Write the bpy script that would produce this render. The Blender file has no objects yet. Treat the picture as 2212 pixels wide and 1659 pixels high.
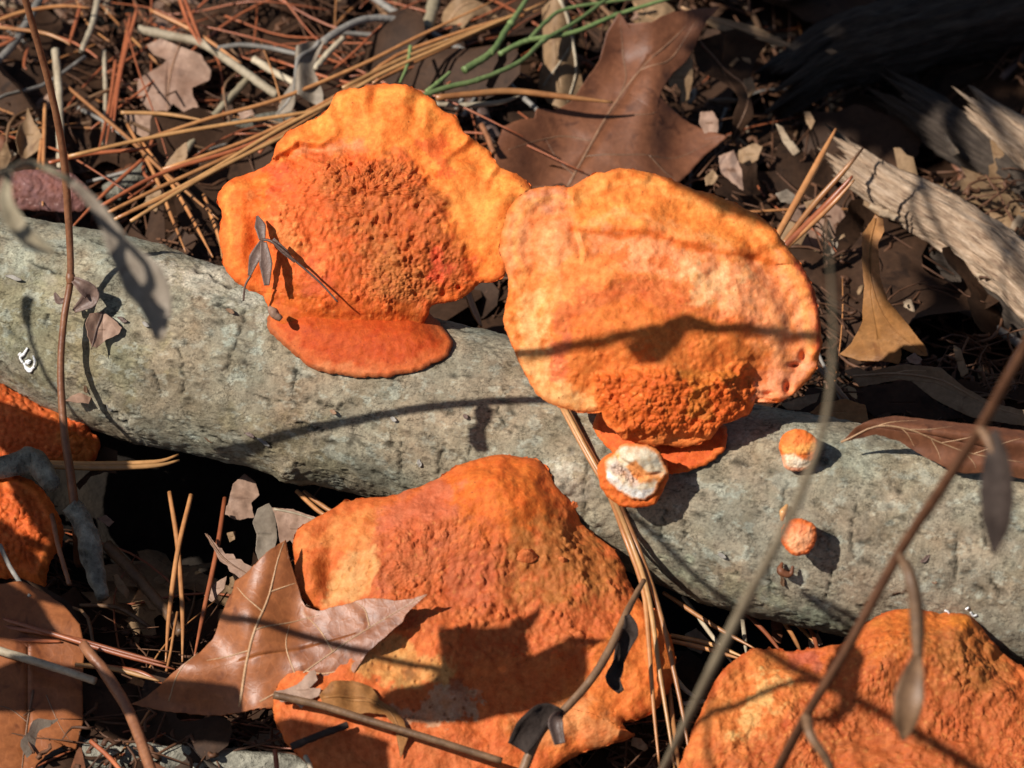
import bpy, math, random
import numpy as np
from mathutils import Vector

# ---------------------------------------------------------------- camera, sky, sun, exposure
S = 0.01                                   # everything below is authored in centimetres
PITCH = math.radians(42.0); DIST = 150.0; FRAME = 20.0
RV = np.array([1.0, 0.0, 0.0])
UV = np.array([0.0, math.sin(PITCH), math.cos(PITCH)])
BV = np.array([0.0, -math.cos(PITCH), math.sin(PITCH)])
TGT = np.array([0.0, 0.0, 2.0])
CAM = TGT + BV * DIST
scene = bpy.context.scene
cd = bpy.data.cameras.new('camera'); cam = bpy.data.objects.new('camera', cd)
scene.collection.objects.link(cam); scene.camera = cam
cam.location = CAM * S
cam.rotation_euler = (math.pi / 2 - PITCH, 0, 0)
cd.sensor_width = 36; cd.lens = 36 * DIST / FRAME
cd.clip_start = 0.02; cd.clip_end = 400
cd.dof.use_dof = True; cd.dof.focus_distance = (DIST - 1.2) * S; cd.dof.aperture_fstop = 28

SUN_CAM = np.array([0.62, -0.35, -0.70])   # direction the light travels, in right / up / towards-viewer terms
SD = SUN_CAM[0] * RV + SUN_CAM[1] * UV + SUN_CAM[2] * BV
SD = SD / np.linalg.norm(SD)
sun_el = math.asin(-SD[2]); sun_az = math.atan2(-SD[0], -SD[1])
w = bpy.data.worlds.new('World'); scene.world = w; w.use_nodes = True
nt = w.node_tree; bg = nt.nodes['Background']
sky = nt.nodes.new('ShaderNodeTexSky'); sky.sky_type = 'NISHITA'; sky.sun_disc = False
sky.sun_elevation = sun_el; sky.sun_rotation = sun_az
nt.links.new(sky.outputs[0], bg.inputs[0]); bg.inputs[1].default_value = 0.05
sl = bpy.data.lights.new('sun', 'SUN'); sl.energy = 5.0; sl.angle = math.radians(0.36); sl.color = (1.0, 0.945, 0.87)
so = bpy.data.objects.new('sun', sl); scene.collection.objects.link(so)
so.rotation_euler = Vector(SD).to_track_quat('-Z', 'Y').to_euler(); so.location = tuple(-SD * 3)
vs = scene.view_settings
vs.view_transform = 'Standard'; vs.look = 'None'; vs.gamma = 1.0; vs.use_curve_mapping = False; vs.exposure = 0.22
scene.cycles.max_bounces = 5; scene.cycles.diffuse_bounces = 2; scene.cycles.glossy_bounces = 2; scene.cycles.transmission_bounces = 3; scene.cycles.transparent_max_bounces = 4

random.seed(7); rng = np.random.default_rng(7)
COL = scene.collection
PX = FRAME / 2212.0

# ---------------------------------------------------------------- lens geometry: photo position -> point on a real surface
def rays(px, py):
    px = np.asarray(px, float); py = np.asarray(py, float)
    X = (px - 1106.0) * PX / DIST; Y = (829.5 - py) * PX / DIST
    return X[..., None] * RV + Y[..., None] * UV - BV
def C(px, py, w=0.0):                      # w cm nearer than the focus plane
    return CAM + rays(px, py) * (DIST - np.asarray(w, float))[..., None]
def at_z(px, py, z):
    d = rays(px, py); t = (np.asarray(z, float) - CAM[2]) / d[..., 2]
    return CAM + d * t[..., None]
def at_plane(px, py, p0, n):
    d = rays(px, py); t = np.dot(np.asarray(p0) - CAM, n) / (d @ np.asarray(n))
    return CAM + d * t[..., None]
def to_px(P):
    q = np.asarray(P) - CAM; dep = -(q @ BV)
    return 1106.0 + (q @ RV) / dep * DIST / PX, 829.5 - (q @ UV) / dep * DIST / PX
def crop(x0, y0, wid):                     # measured enlargements of the photograph
    k = 0.97359
    return lambda pts: [(k * (x0 + x * wid / 2212.0), k * (y0 + y * wid / 2212.0)) for x, y in pts]
c1, c2, c3 = crop(0, 0, 800), crop(736, 0, 800), crop(1472, 0, 800)
c4, c5, c6 = crop(0, 552, 800), crop(736, 552, 800), crop(1472, 552, 800)
c7, c8, c9 = crop(0, 1104, 800), crop(736, 1104, 800), crop(1472, 1104, 800)
k1, k2, k3, k4 = crop(470, 160, 720), crop(1090, 360, 760), crop(620, 1000, 900), crop(1280, 840, 400)
def unit(v):
    v = np.asarray(v, float); return v / np.linalg.norm(v)

# ---------------------------------------------------------------- noise
PERM = np.concatenate([rng.permutation(512)] * 3)
GRAD = rng.normal(size=(512, 3)); GRAD /= np.linalg.norm(GRAD, axis=1)[:, None]
RND = rng.random((512, 4))
def perlin(P):
    P = np.asarray(P, float)
    I = np.floor(P).astype(int); f = P - I; I &= 511
    u = f * f * f * (f * (f * 6 - 15) + 10)
    out = np.zeros(P.shape[0])
    for a in (0, 1):
        wa = u[:, 0] if a else 1 - u[:, 0]
        for b in (0, 1):
            wb = u[:, 1] if b else 1 - u[:, 1]
            for c in (0, 1):
                wc = u[:, 2] if c else 1 - u[:, 2]
                h = PERM[PERM[PERM[(I[:, 0] + a) & 511] + ((I[:, 1] + b) & 511)] + ((I[:, 2] + c) & 511)]
                g = GRAD[h]
                out += wa * wb * wc * (g[:, 0] * (f[:, 0] - a) + g[:, 1] * (f[:, 1] - b) + g[:, 2] * (f[:, 2] - c))
    return out * 1.6
def fbm(P, octs=4, gain=0.5, lac=2.03):
    P = np.asarray(P, float); s = np.zeros(P.shape[0]); a = 1.0
    for i in range(octs):
        s += a * perlin(P + 17.3 * i); P = P * lac; a *= gain
    return s
def p3(x, y, z=0.0):
    x = np.asarray(x, float); return np.stack([x, np.asarray(y, float), np.zeros_like(x) + z], 1)
def worley(x, y, seed=0):                  # distance to the nearest jittered point and that cell's random number
    ix = np.floor(x).astype(int); iy = np.floor(y).astype(int)
    best = np.full(x.shape, 9.0); rid = np.zeros(x.shape)
    for a in (-1, 0, 1):
        for b in (-1, 0, 1):
            h = PERM[PERM[(ix + a + seed) & 511] + ((iy + b + seed * 7) & 511)]
            d = np.hypot(ix + a + RND[h, 0] - x, iy + b + RND[h, 1] - y)
            m = d < best; best = np.where(m, d, best); rid = np.where(m, RND[h, 2], rid)
    return best, rid
def sstep(a, b, x):
    t = np.clip((np.asarray(x, float) - a) / (b - a), 0, 1); return t * t * (3 - 2 * t)
def seg_dist(x, y, poly, closed=False):
    poly = np.asarray(poly, float); n = len(poly); best = np.full(x.shape, 1e9)
    for i in range(n if closed else n - 1):
        a = poly[i]; b = poly[(i + 1) % n]; ab = b - a
        t = np.clip(((x - a[0]) * ab[0] + (y - a[1]) * ab[1]) / (ab @ ab + 1e-9), 0, 1)
        best = np.minimum(best, np.hypot(x - a[0] - t * ab[0], y - a[1] - t * ab[1]))
    return best
def poly_sd(x, y, poly):                   # positive inside
    d = seg_dist(x, y, poly, True); ins = np.zeros(x.shape, bool); n = len(poly)
    for i in range(n):
        x1, y1 = poly[i]; x2, y2 = poly[(i + 1) % n]
        if y1 != y2:
            ins ^= ((y1 > y) != (y2 > y)) & (x < (x2 - x1) * (y - y1) / (y2 - y1) + x1)
    return np.where(ins, d, -d)
def resample(pts, n, closed=False, smooth=True):
    P = np.asarray(pts, float)
    if closed: P = np.vstack([P, P[:1]])
    if smooth:
        m = len(P); Q = []
        for i in range(m - 1):
            p0 = P[i - 1] if i > 0 else (P[-2] if closed else 2 * P[0] - P[1])
            p1, p2 = P[i], P[i + 1]
            p3_ = P[i + 2] if i + 2 < m else (P[1] if closed else 2 * P[-1] - P[-2])
            for t in np.linspace(0, 1, 16, endpoint=False):
                Q.append(0.5 * (2 * p1 + (p2 - p0) * t + (2 * p0 - 5 * p1 + 4 * p2 - p3_) * t * t + (3 * p1 - p0 - 3 * p2 + p3_) * t ** 3))
        Q.append(P[-1]); P = np.array(Q)
    L = np.concatenate([[0], np.cumsum(np.linalg.norm(np.diff(P, axis=0), axis=1))])
    s = np.linspace(0, L[-1], n, endpoint=not closed)
    return np.stack([np.interp(s, L, P[:, k]) for k in range(P.shape[1])], 1)

# ---------------------------------------------------------------- objects
def mesh_np(name, V, F4=None, F3=None, mat=None, smooth=True):
    me = bpy.data.meshes.new(name); V = np.asarray(V, float)
    F4 = np.zeros((0, 4), int) if F4 is None else np.asarray(F4, int)
    F3 = np.zeros((0, 3), int) if F3 is None else np.asarray(F3, int)
    me.vertices.add(len(V)); me.vertices.foreach_set('co', (V * S).ravel())
    loops = np.concatenate([F4.ravel(), F3.ravel()]); me.loops.add(len(loops)); me.loops.foreach_set('vertex_index', loops)
    starts = np.concatenate([np.arange(len(F4)) * 4, len(F4) * 4 + np.arange(len(F3)) * 3])
    me.polygons.add(len(starts)); me.polygons.foreach_set('loop_start', starts)
    me.polygons.foreach_set('use_smooth', np.full(len(starts), smooth))
    me.update(calc_edges=True); me.validate()
    if mat: me.materials.append(mat)
    return me
def set_col(me, rgb, name='Col'):
    a = me.attributes.new(name, 'FLOAT_COLOR', 'POINT')
    a.data.foreach_set('color', np.concatenate([np.clip(rgb, 0, 1), np.ones((len(rgb), 1))], 1).ravel())
def tag(o, label=None, cat=None, group=None, kind=None):
    if label: o['label'] = label
    if cat: o['category'] = cat
    if group: o['group'] = group
    if kind: o['kind'] = kind
    return o
def empty(name, loc, label, cat, group=None):
    o = bpy.data.objects.new(name, None); COL.objects.link(o); o.location = np.asarray(loc) * S
    o.empty_display_size = 0.005
    return tag(o, label, cat, group)
def put(name, V, F4=None, F3=None, mat=None, parent=None, smooth=True, col=None, base=None, root=None):
    """links one mesh object; V in world cm, kept relative to the thing's base"""
    V = np.asarray(V, float)
    base = np.asarray(base if base is not None else (V[V[:, 2].argmin()] if root is None else root), float)
    me = mesh_np(name, V - base, F4, F3, mat, smooth)
    if col is not None: set_col(me, col)
    o = bpy.data.objects.new(name, me); COL.objects.link(o)
    o['base'] = [float(v) for v in base]
    if parent is not None:
        o.parent = parent; rb = np.array(wloc(parent)); o.location = (base - rb) * S
    else:
        o.location = base * S
    return o
def wloc(o):
    p = np.array(o.location) / S
    while o.parent is not None:
        o = o.parent; p = p + np.array(o.location) / S
    return p
def grid_faces(nr, nc, wrap=True, off=0):
    r = np.arange(nr - 1)[:, None]; c = np.arange(nc if wrap else nc - 1)[None, :]
    c2_ = (c + 1) % nc
    return (np.stack([r * nc + c, r * nc + c2_, (r + 1) * nc + c2_, (r + 1) * nc + c], -1).reshape(-1, 4)) + off

def tube_geo(pts, rad, seg=7, n=24, smooth=True, wob=0.0, flat=1.0, sd=0.0):
    P = resample(pts, n, smooth=smooth)
    rad = np.interp(np.linspace(0, 1, n), np.linspace(0, 1, len(rad)), rad) if not np.isscalar(rad) else np.full(n, float(rad))
    T = np.gradient(P, axis=0); T /= np.linalg.norm(T, axis=1)[:, None] + 1e-12
    ref = BV if abs(T[0] @ BV) < 0.9 else RV
    A = np.cross(T, ref); A /= np.linalg.norm(A, axis=1)[:, None] + 1e-12
    B = np.cross(A, T)
    th = np.arange(seg) * 2 * math.pi / seg
    V = P[:, None] + rad[:, None, None] * (np.cos(th)[None, :, None] * A[:, None] + flat * np.sin(th)[None, :, None] * B[:, None])
    V = V.reshape(-1, 3)
    if wob:
        rr = np.repeat(rad, seg)
        ctr = np.repeat(P, seg, axis=0)
        V = ctr + (V - ctr) * (1 + wob * fbm(V / (rr.mean() * 2.2) + sd, 3))[:, None]
    F4 = grid_faces(n, seg)
    V = np.vstack([V, P[:1], P[-1:]])
    a = np.arange(seg); i0 = n * seg; l = (n - 1) * seg
    F3 = np.concatenate([np.stack([a * 0 + i0, (a + 1) % seg, a], 1), np.stack([a * 0 + i0 + 1, l + a, l + (a + 1) % seg], 1)])
    return V, F4, F3
def tube(name, pts, rad, mat, parent=None, seg=7, n=24, wob=0.0, flat=1.0, smooth=True, label=None, cat=None, group=None, sd=0.0):
    V, F4, F3 = tube_geo(pts, rad, seg, n, smooth, wob, flat, sd)
    o = put(name, V, F4, F3, mat, parent)
    return tag(o, label, cat, group)

# ---------------------------------------------------------------- materials
def material(name):
    m = bpy.data.materials.new(name); m.use_nodes = True
    b = m.node_tree.nodes['Principled BSDF']; return m, m.node_tree, b
def node(t, kind, ins=None, **kw):
    n = t.nodes.new(kind)
    for k, v in kw.items(): setattr(n, k, v)
    for k, v in (ins or {}).items():
        if hasattr(v, 'is_output') or isinstance(v, bpy.types.NodeSocket): t.links.new(v, n.inputs[k])
        else: n.inputs[k].default_value = v
    return n
def noise_n(t, vec, scale, detail=4, rough=0.55, dist=0.0):
    return node(t, 'ShaderNodeTexNoise', {'Vector': vec, 'Scale': scale, 'Detail': detail, 'Roughness': rough, 'Distortion': dist}).outputs[0]
def ramp_n(t, fac, stops):
    r = node(t, 'ShaderNodeValToRGB', {0: fac}); e = r.color_ramp.elements
    while len(e) < len(stops): e.new(0.5)
    for i, (p, c) in enumerate(stops):
        e[i].position = p; e[i].color = (*c, 1) if len(c) == 3 else c
    return r.outputs[0]
def mix_n(t, fac, a, b, mode='MIX'):
    n = t.nodes.new('ShaderNodeMix'); n.data_type = 'RGBA'; n.blend_type = mode
    for s, v in ((n.inputs[0], fac), (n.inputs[6], a), (n.inputs[7], b)):
        if isinstance(v, bpy.types.NodeSocket): t.links.new(v, s)
        else: s.default_value = v if not isinstance(v, tuple) or len(v) == 4 else (*v, 1)
    return n.outputs[2]
def math_n(t, op, a, b=0.5):
    return node(t, 'ShaderNodeMath', {0: a, 1: b}, operation=op).outputs[0]
def bump_n(t, b, height, dist, strength=1.0, prev=None):
    n = node(t, 'ShaderNodeBump', {'Height': height, 'Distance': dist, 'Strength': strength})
    if prev is not None: t.links.new(prev, n.inputs['Normal'])
    t.links.new(n.outputs[0], b.inputs['Normal']); return n.outputs[0]

def fungus_material():
    m, t, b = material('fungus_flesh')
    col = node(t, 'ShaderNodeAttribute', attribute_name='Col').outputs[0]
    gen = node(t, 'ShaderNodeNewGeometry').outputs[0]
    n1 = noise_n(t, gen, 900, 5, 0.65); n2 = noise_n(t, gen, 3200, 3, 0.6)
    c = mix_n(t, 1.0, col, ramp_n(t, n1, [(0.28, (0.80, 0.74, 0.70)), (0.72, (1.12, 1.16, 1.2))]), 'MULTIPLY')
    c = mix_n(t, 0.6, c, ramp_n(t, n2, [(0.3, (0.8, 0.76, 0.72)), (0.7, (1.12, 1.14, 1.16))]), 'MULTIPLY')
    t.links.new(c, b.inputs['Base Color']); b.inputs['Roughness'].default_value = 0.72
    b.inputs['Specular IOR Level'].default_value = 0.28
    nb = bump_n(t, b, n1, 0.00025, 0.6); bump_n(t, b, n2, 0.00010, 0.7, nb)
    return m
def pore_material():
    m, t, b = material('fungus_pores')
    gen = node(t, 'ShaderNodeNewGeometry').outputs[0]
    v = node(t, 'ShaderNodeTexVoronoi', {'Vector': gen, 'Scale': 2200}).outputs[0]
    t.links.new(ramp_n(t, v, [(0.1, (0.30, 0.05, 0.01)), (0.6, (0.66, 0.17, 0.03))]), b.inputs['Base Color'])
    b.inputs['Roughness'].default_value = 0.8; bump_n(t, b, v, 0.0002); return m
def bark_material():
    m, t, b = material('grey_bark')
    col = node(t, 'ShaderNodeAttribute', attribute_name='Col').outputs[0]
    uv = node(t, 'ShaderNodeAttribute', attribute_name='barkuv').outputs['Vector']
    gen = node(t, 'ShaderNodeNewGeometry').outputs[0]
    n1 = noise_n(t, uv, 9, 8, 0.72, 0.6)
    n2 = noise_n(t, gen, 2600, 4, 0.7)
    sw = noise_n(t, uv, 3.0, 3, 0.5)
    vv = node(t, 'ShaderNodeVectorMath', {0: uv, 1: node(t, 'ShaderNodeTexNoise', {'Vector': uv, 'Scale': 5.0, 'Detail': 4.0}).outputs[1]}, operation='ADD').outputs[0]
    cr = node(t, 'ShaderNodeTexVoronoi', {'Vector': vv, 'Scale': 4.6}, feature='DISTANCE_TO_EDGE').outputs[0]
    crk = ramp_n(t, cr, [(0.0, (0, 0, 0)), (0.035, (1, 1, 1))])
    hid = ramp_n(t, sw, [(0.46, (1, 1, 1)), (0.60, (0, 0, 0))])
    crk = mix_n(t, hid, crk, (1.0, 1.0, 1.0, 1.0))
    c = mix_n(t, 1.0, col, ramp_n(t, n1, [(0.25, (0.62, 0.60, 0.57)), (0.5, (1.0, 0.99, 0.97)), (0.78, (1.25, 1.24, 1.2))]), 'MULTIPLY')
    c = mix_n(t, 0.75, c, ramp_n(t, n2, [(0.3, (0.68, 0.67, 0.63)), (0.7, (1.24, 1.24, 1.2))]), 'MULTIPLY')
    c = mix_n(t, 0.55, c, crk, 'MULTIPLY')
    t.links.new(c, b.inputs['Base Color']); b.inputs['Roughness'].default_value = 0.75; b.inputs['Specular IOR Level'].default_value = 0.12
    nb = bump_n(t, b, n1, 0.0007, 0.7); nb = bump_n(t, b, n2, 0.00015, 0.6, nb); bump_n(t, b, crk, 0.0002, 0.7, nb)
    return m
def leaf_material(name, a, c, dark, rough=0.5, spec=0.4, trans=0.22, pale=None):
    m, t, b = material(name)
    tc = node(t, 'ShaderNodeTexCoord').outputs['Object']
    rnd = node(t, 'ShaderNodeObjectInfo').outputs['Random']
    off = node(t, 'ShaderNodeVectorMath', {0: tc, 1: node(t, 'ShaderNodeCombineXYZ', {0: rnd, 1: rnd, 2: rnd}).outputs[0]}, operation='ADD').outputs[0]
    n1 = noise_n(t, off, 75, 6, 0.62, 0.4); n2 = noise_n(t, off, 700, 4, 0.6); n3 = noise_n(t, off, 180, 3, 0.5, 1.0)
    cc = ramp_n(t, n1, [(0.30, a), (0.55, c), (0.75, pale or a)])
    cc = mix_n(t, ramp_n(t, n3, [(0.60, (0, 0, 0)), (0.70, (0.75, 0.75, 0.75))]), cc, dark)
    cc = mix_n(t, 0.7, cc, ramp_n(t, n2, [(0.3, (0.72, 0.7, 0.68)), (0.7, (1.2, 1.2, 1.2))]), 'MULTIPLY')
    v = node(t, 'ShaderNodeTexVoronoi', {'Vector': off, 'Scale': 420}, feature='DISTANCE_TO_EDGE').outputs[0]
    vr = ramp_n(t, v, [(0.0, (1, 1, 1)), (0.09, (0, 0, 0))])
    cc = mix_n(t, math_n(t, 'MULTIPLY', vr, 0.15), cc, mix_n(t, 1.0, cc, (1.7, 1.7, 1.7, 1), 'MULTIPLY'))
    t.links.new(cc, b.inputs['Base Color']); b.inputs['Roughness'].default_value = rough; b.inputs['Specular IOR Level'].default_value = spec
    nb = bump_n(t, b, vr, 0.00003, 0.35); nb = bump_n(t, b, n1, 0.0007, 0.35, nb); bump_n(t, b, n2, 0.00012, 0.4, nb)
    tr = node(t, 'ShaderNodeBsdfTranslucent', {0: cc})
    ms = node(t, 'ShaderNodeMixShader', {0: trans, 1: b.outputs[0], 2: tr.outputs[0]})
    t.links.new(ms.outputs[0], t.nodes['Material Output'].inputs[0]); return m
def plain_material(name, a, c, scale=300, rough=0.6, spec=0.4, bump=0.0003, stretch=None):
    m, t, b = material(name)
    tc = node(t, 'ShaderNodeTexCoord').outputs['Object']
    rnd = node(t, 'ShaderNodeObjectInfo').outputs['Random']
    off = node(t, 'ShaderNodeVectorMath', {0: tc, 1: node(t, 'ShaderNodeCombineXYZ', {0: rnd, 1: rnd, 2: rnd}).outputs[0]}, operation='ADD').outputs[0]
    if stretch: off = node(t, 'ShaderNodeMapping', {'Vector': off, 'Scale': stretch}).outputs[0]
    n1 = noise_n(t, off, scale, 5, 0.65); n2 = noise_n(t, off, scale * 5, 3, 0.6)
    cc = ramp_n(t, n1, [(0.3, a), (0.7, c)])
    hv = node(t, 'ShaderNodeHueSaturation', {'Hue': 0.5, 'Saturation': 1.0, 'Value': math_n(t, 'ADD', math_n(t, 'MULTIPLY', rnd, 0.5), 0.75), 'Color': cc}).outputs[0]
    cc = mix_n(t, 0.6, hv, ramp_n(t, n2, [(0.3, (0.7, 0.7, 0.7)), (0.7, (1.2, 1.2, 1.2))]), 'MULTIPLY')
    t.links.new(cc, b.inputs['Base Color']); b.inputs['Roughness'].default_value = rough; b.inputs['Specular IOR Level'].default_value = spec
    nb = bump_n(t, b, n1, bump, 0.8); bump_n(t, b, n2, bump * 0.4, 0.7, nb); return m
def wood_material(name, a, c, dark):
    """weathered split wood; grain runs along the stored barkuv x"""
    m, t, b = material(name)
    uv = node(t, 'ShaderNodeAttribute', attribute_name='barkuv').outputs['Vector']
    st = node(t, 'ShaderNodeMapping', {'Vector': uv, 'Scale': (0.9, 9.0, 9.0)}).outputs[0]
    n1 = noise_n(t, st, 2.2, 7, 0.65); n2 = noise_n(t, uv, 3.5, 4, 0.6)
    cc = ramp_n(t, n1, [(0.30, dark), (0.46, a), (0.70, c)])
    cc = mix_n(t, 0.6, cc, ramp_n(t, n2, [(0.3, (0.6, 0.56, 0.52)), (0.7, (1.2, 1.2, 1.2))]), 'MULTIPLY')
    t.links.new(cc, b.inputs['Base Color']); b.inputs['Roughness'].default_value = 0.75; b.inputs['Specular IOR Level'].default_value = 0.25
    bump_n(t, b, n1, 0.0016, 0.9); return m

M_FUN = fungus_material(); M_PORE = pore_material(); M_BARK = bark_material()
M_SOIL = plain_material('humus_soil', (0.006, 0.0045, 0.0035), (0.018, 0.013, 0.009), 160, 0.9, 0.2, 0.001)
M_OAK = leaf_material('brown_oak_leaf', (0.135, 0.047, 0.022), (0.205, 0.078, 0.036), (0.075, 0.026, 0.013), 0.52, 0.4, 0.18)
M_GLOSSY = leaf_material('glossy_chestnut_leaf', (0.225, 0.066, 0.020), (0.335, 0.112, 0.036), (0.14, 0.039, 0.013), 0.42, 0.45, 0.15)
M_TAN = leaf_material('tan_dry_leaf', (0.27, 0.160, 0.078), (0.40, 0.255, 0.14), (0.20, 0.11, 0.055), 0.6, 0.3, 0.3)
M_GREYL = leaf_material('grey_dry_leaf', (0.21, 0.16, 0.115), (0.33, 0.27, 0.205), (0.12, 0.08, 0.055), 0.6, 0.35, 0.22)
M_PINKL = leaf_material('pinkish_dry_leaf', (0.26, 0.145, 0.095), (0.40, 0.255, 0.18), (0.12, 0.06, 0.038), 0.6, 0.35, 0.2)
M_AMBER = leaf_material('amber_thin_leaf', (0.40, 0.17, 0.045), (0.52, 0.25, 0.085), (0.24, 0.085, 0.022), 0.5, 0.35, 0.42)
M_DARKL = leaf_material('shade_dark_wet_leaf', (0.026, 0.014, 0.0085), (0.055, 0.028, 0.0155), (0.014, 0.008, 0.0055), 0.65, 0.15, 0.04)  # wet leaf brown darkened further, so the litter's shade sits in the colour
M_RIB = plain_material('leaf_rib', (0.36, 0.20, 0.10), (0.50, 0.31, 0.17), 400, 0.5)
M_RIBD = plain_material('dark_leaf_rib', (0.15, 0.075, 0.042), (0.25, 0.135, 0.075), 400, 0.5)
M_NEED = plain_material('copper_needle', (0.33, 0.125, 0.042), (0.50, 0.235, 0.088), 120, 0.38, 0.5, 0.0001)
M_NEEDT = plain_material('tan_needle', (0.37, 0.18, 0.066), (0.50, 0.27, 0.105), 120, 0.38, 0.5, 0.0001)
M_NEEDR = plain_material('red_needle', (0.25, 0.065, 0.026), (0.40, 0.125, 0.05), 120, 0.38, 0.5, 0.0001)
M_GREEN = plain_material('green_stem', (0.10, 0.155, 0.05), (0.19, 0.245, 0.09), 200, 0.45, 0.4, 0.0002)
M_TWIG = plain_material('brown_twig', (0.115, 0.06, 0.03), (0.24, 0.135, 0.07), 200, 0.5, 0.4, 0.0003)
M_REDTW = plain_material('red_brown_twig', (0.17, 0.062, 0.028), (0.30, 0.13, 0.06), 200, 0.45, 0.45, 0.0003)
M_PALETW = plain_material('pale_twig', (0.32, 0.25, 0.165), (0.50, 0.42, 0.30), 220, 0.6, 0.35, 0.0004)
M_GREYTW = plain_material('grey_twig', (0.13, 0.115, 0.10), (0.30, 0.275, 0.24), 220, 0.6, 0.35, 0.0005)
M_LICH = plain_material('lichened_twig', (0.06, 0.054, 0.043), (0.34, 0.32, 0.25), 240, 0.85, 0.15, 0.0018)
M_DRY = plain_material('dark_dry_bract', (0.085, 0.052, 0.042), (0.165, 0.105, 0.08), 300, 0.5, 0.4, 0.0004)
M_BLACK = plain_material('blackened_leaf', (0.022, 0.014, 0.011), (0.06, 0.042, 0.034), 260, 0.75, 0.15, 0.0006)
M_BUFF = plain_material('buff_dry_stalk', (0.23, 0.185, 0.115), (0.36, 0.30, 0.20), 220, 0.6, 0.3, 0.0003)
M_CRUMB = plain_material('litter_crumbs', (0.06, 0.026, 0.013), (0.22, 0.10, 0.05), 60, 0.6, 0.3, 0.0002)
M_REDD = plain_material('dark_red_twig', (0.07, 0.03, 0.016), (0.14, 0.062, 0.03), 200, 0.5, 0.4, 0.0003)
M_STALK = plain_material('dull_stalk', (0.15, 0.115, 0.072), (0.24, 0.19, 0.125), 220, 0.6, 0.3, 0.0003)
M_CHIP = plain_material('wood_chip', (0.30, 0.20, 0.125), (0.52, 0.40, 0.27), 300, 0.7, 0.25, 0.0006)
M_WHITE = plain_material('white_flesh', (0.70, 0.62, 0.50), (0.84, 0.80, 0.74), 700, 0.6, 0.35, 0.0006)
M_DROP = plain_material('white_dropping', (0.72, 0.72, 0.70), (0.86, 0.86, 0.85), 500, 0.35, 0.5, 0.0003)
M_MOSS = plain_material('green_moss', (0.05, 0.14, 0.02), (0.16, 0.34, 0.05), 500, 0.8, 0.2, 0.0006)
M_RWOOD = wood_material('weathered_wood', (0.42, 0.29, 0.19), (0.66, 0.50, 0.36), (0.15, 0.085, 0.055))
M_DWOOD = wood_material('shade_dark_wood', (0.055, 0.040, 0.030), (0.10, 0.075, 0.055), (0.025, 0.018, 0.014))  # wood of the shaded logs, the shade's darkness put into its colour
# ================================================================ the setting: forest floor
LOGC = [(-900, 455, 200), (-450, 540, 196), (0, 640, 190), (250, 720, 218), (500, 793, 211), (800, 863, 210), (1100, 942, 207),
        (1400, 1039, 209), (1750, 1127, 234), (2212, 1225, 206), (2650, 1330, 214), (3100, 1430, 205)]
LP = np.array(LOGC, float)
LOG_AX = at_z(LP[:, 0], LP[:, 1], np.full(len(LP), 2.0)); LOG_R = LP[:, 2] * 0.968 * PX
AXF = resample(np.hstack([LOG_AX, LOG_R[:, None]]), 60)
CAV = [(at_z(340, 1150, -2.0), 3.2, 2.6), (at_z(1620, 1350, -1.0), 1.6, 0.8), (at_z(1010, 690, 0.0), 1.3, 1.0), (at_z(1900, 130, 0), 4.0, 1.6)]
def ground_z(x, y):
    x = np.atleast_1d(np.asarray(x, float)); y = np.atleast_1d(np.asarray(y, float))
    z = -1.3 + 0.45 * fbm(p3(x / 3.0, y / 3.0), 4) + 0.9 * sstep(0, 6, y - np.interp(x, AXF[:, 0], AXF[:, 1]))
    side = np.maximum(np.abs(x) - 13.0, 0)
    z = z + np.where(np.abs(y - np.interp(x, AXF[:, 0], AXF[:, 1])) < 4, np.minimum(side * 0.35, 1.35), np.minimum(side * 0.1, 0.5))
    for c, r, dep in CAV: z = z - dep * np.exp(-((x - c[0]) ** 2 + (y - c[1]) ** 2) / r ** 2)
    return z
gx = np.concatenate([-np.geomspace(3000, 34, 14), np.linspace(-32, 32, 200), np.geomspace(34, 3000, 14)])
GX, GY = np.meshgrid(gx, gx); gv = np.stack([GX.ravel(), GY.ravel(), ground_z(GX.ravel(), GY.ravel())], 1)
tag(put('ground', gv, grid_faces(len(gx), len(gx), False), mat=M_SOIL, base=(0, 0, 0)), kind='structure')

# ================================================================ the fallen branch
def log_hit(px, py):
    """where the line of sight meets the smooth branch (sphere tracing against the axis)"""
    px = np.asarray(px, float); d = rays(px, py); d = d / np.linalg.norm(d, axis=1)[:, None]
    t = np.full(len(d), DIST - 6.0)
    lo = np.searchsorted(AXF[:, 0], (px.min() - 1106) * PX - 2.5); hi = np.searchsorted(AXF[:, 0], (px.max() - 1106) * PX + 2.5)
    segs = range(max(lo - 1, 0), min(hi + 1, len(AXF) - 1))
    for _ in range(14):
        p = CAM + d * t[:, None]; best = np.full(len(d), 1e9)
        for i in segs:
            a = AXF[i]; ab = AXF[i + 1] - a; q = p - a[:3]
            u = np.clip((q @ ab[:3]) / (ab[:3] @ ab[:3]), 0, 1); q = q - u[:, None] * ab[:3]
            best = np.minimum(best, np.sqrt((q * q).sum(1)) - (a[3] + u * ab[3]))
        t = np.minimum(t + np.clip(best, -1, 3), DIST + 6)
    return CAM + d * t[:, None]
def lh(px, py): return log_hit(np.array([px], float), np.array([py], float))[0]

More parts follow.
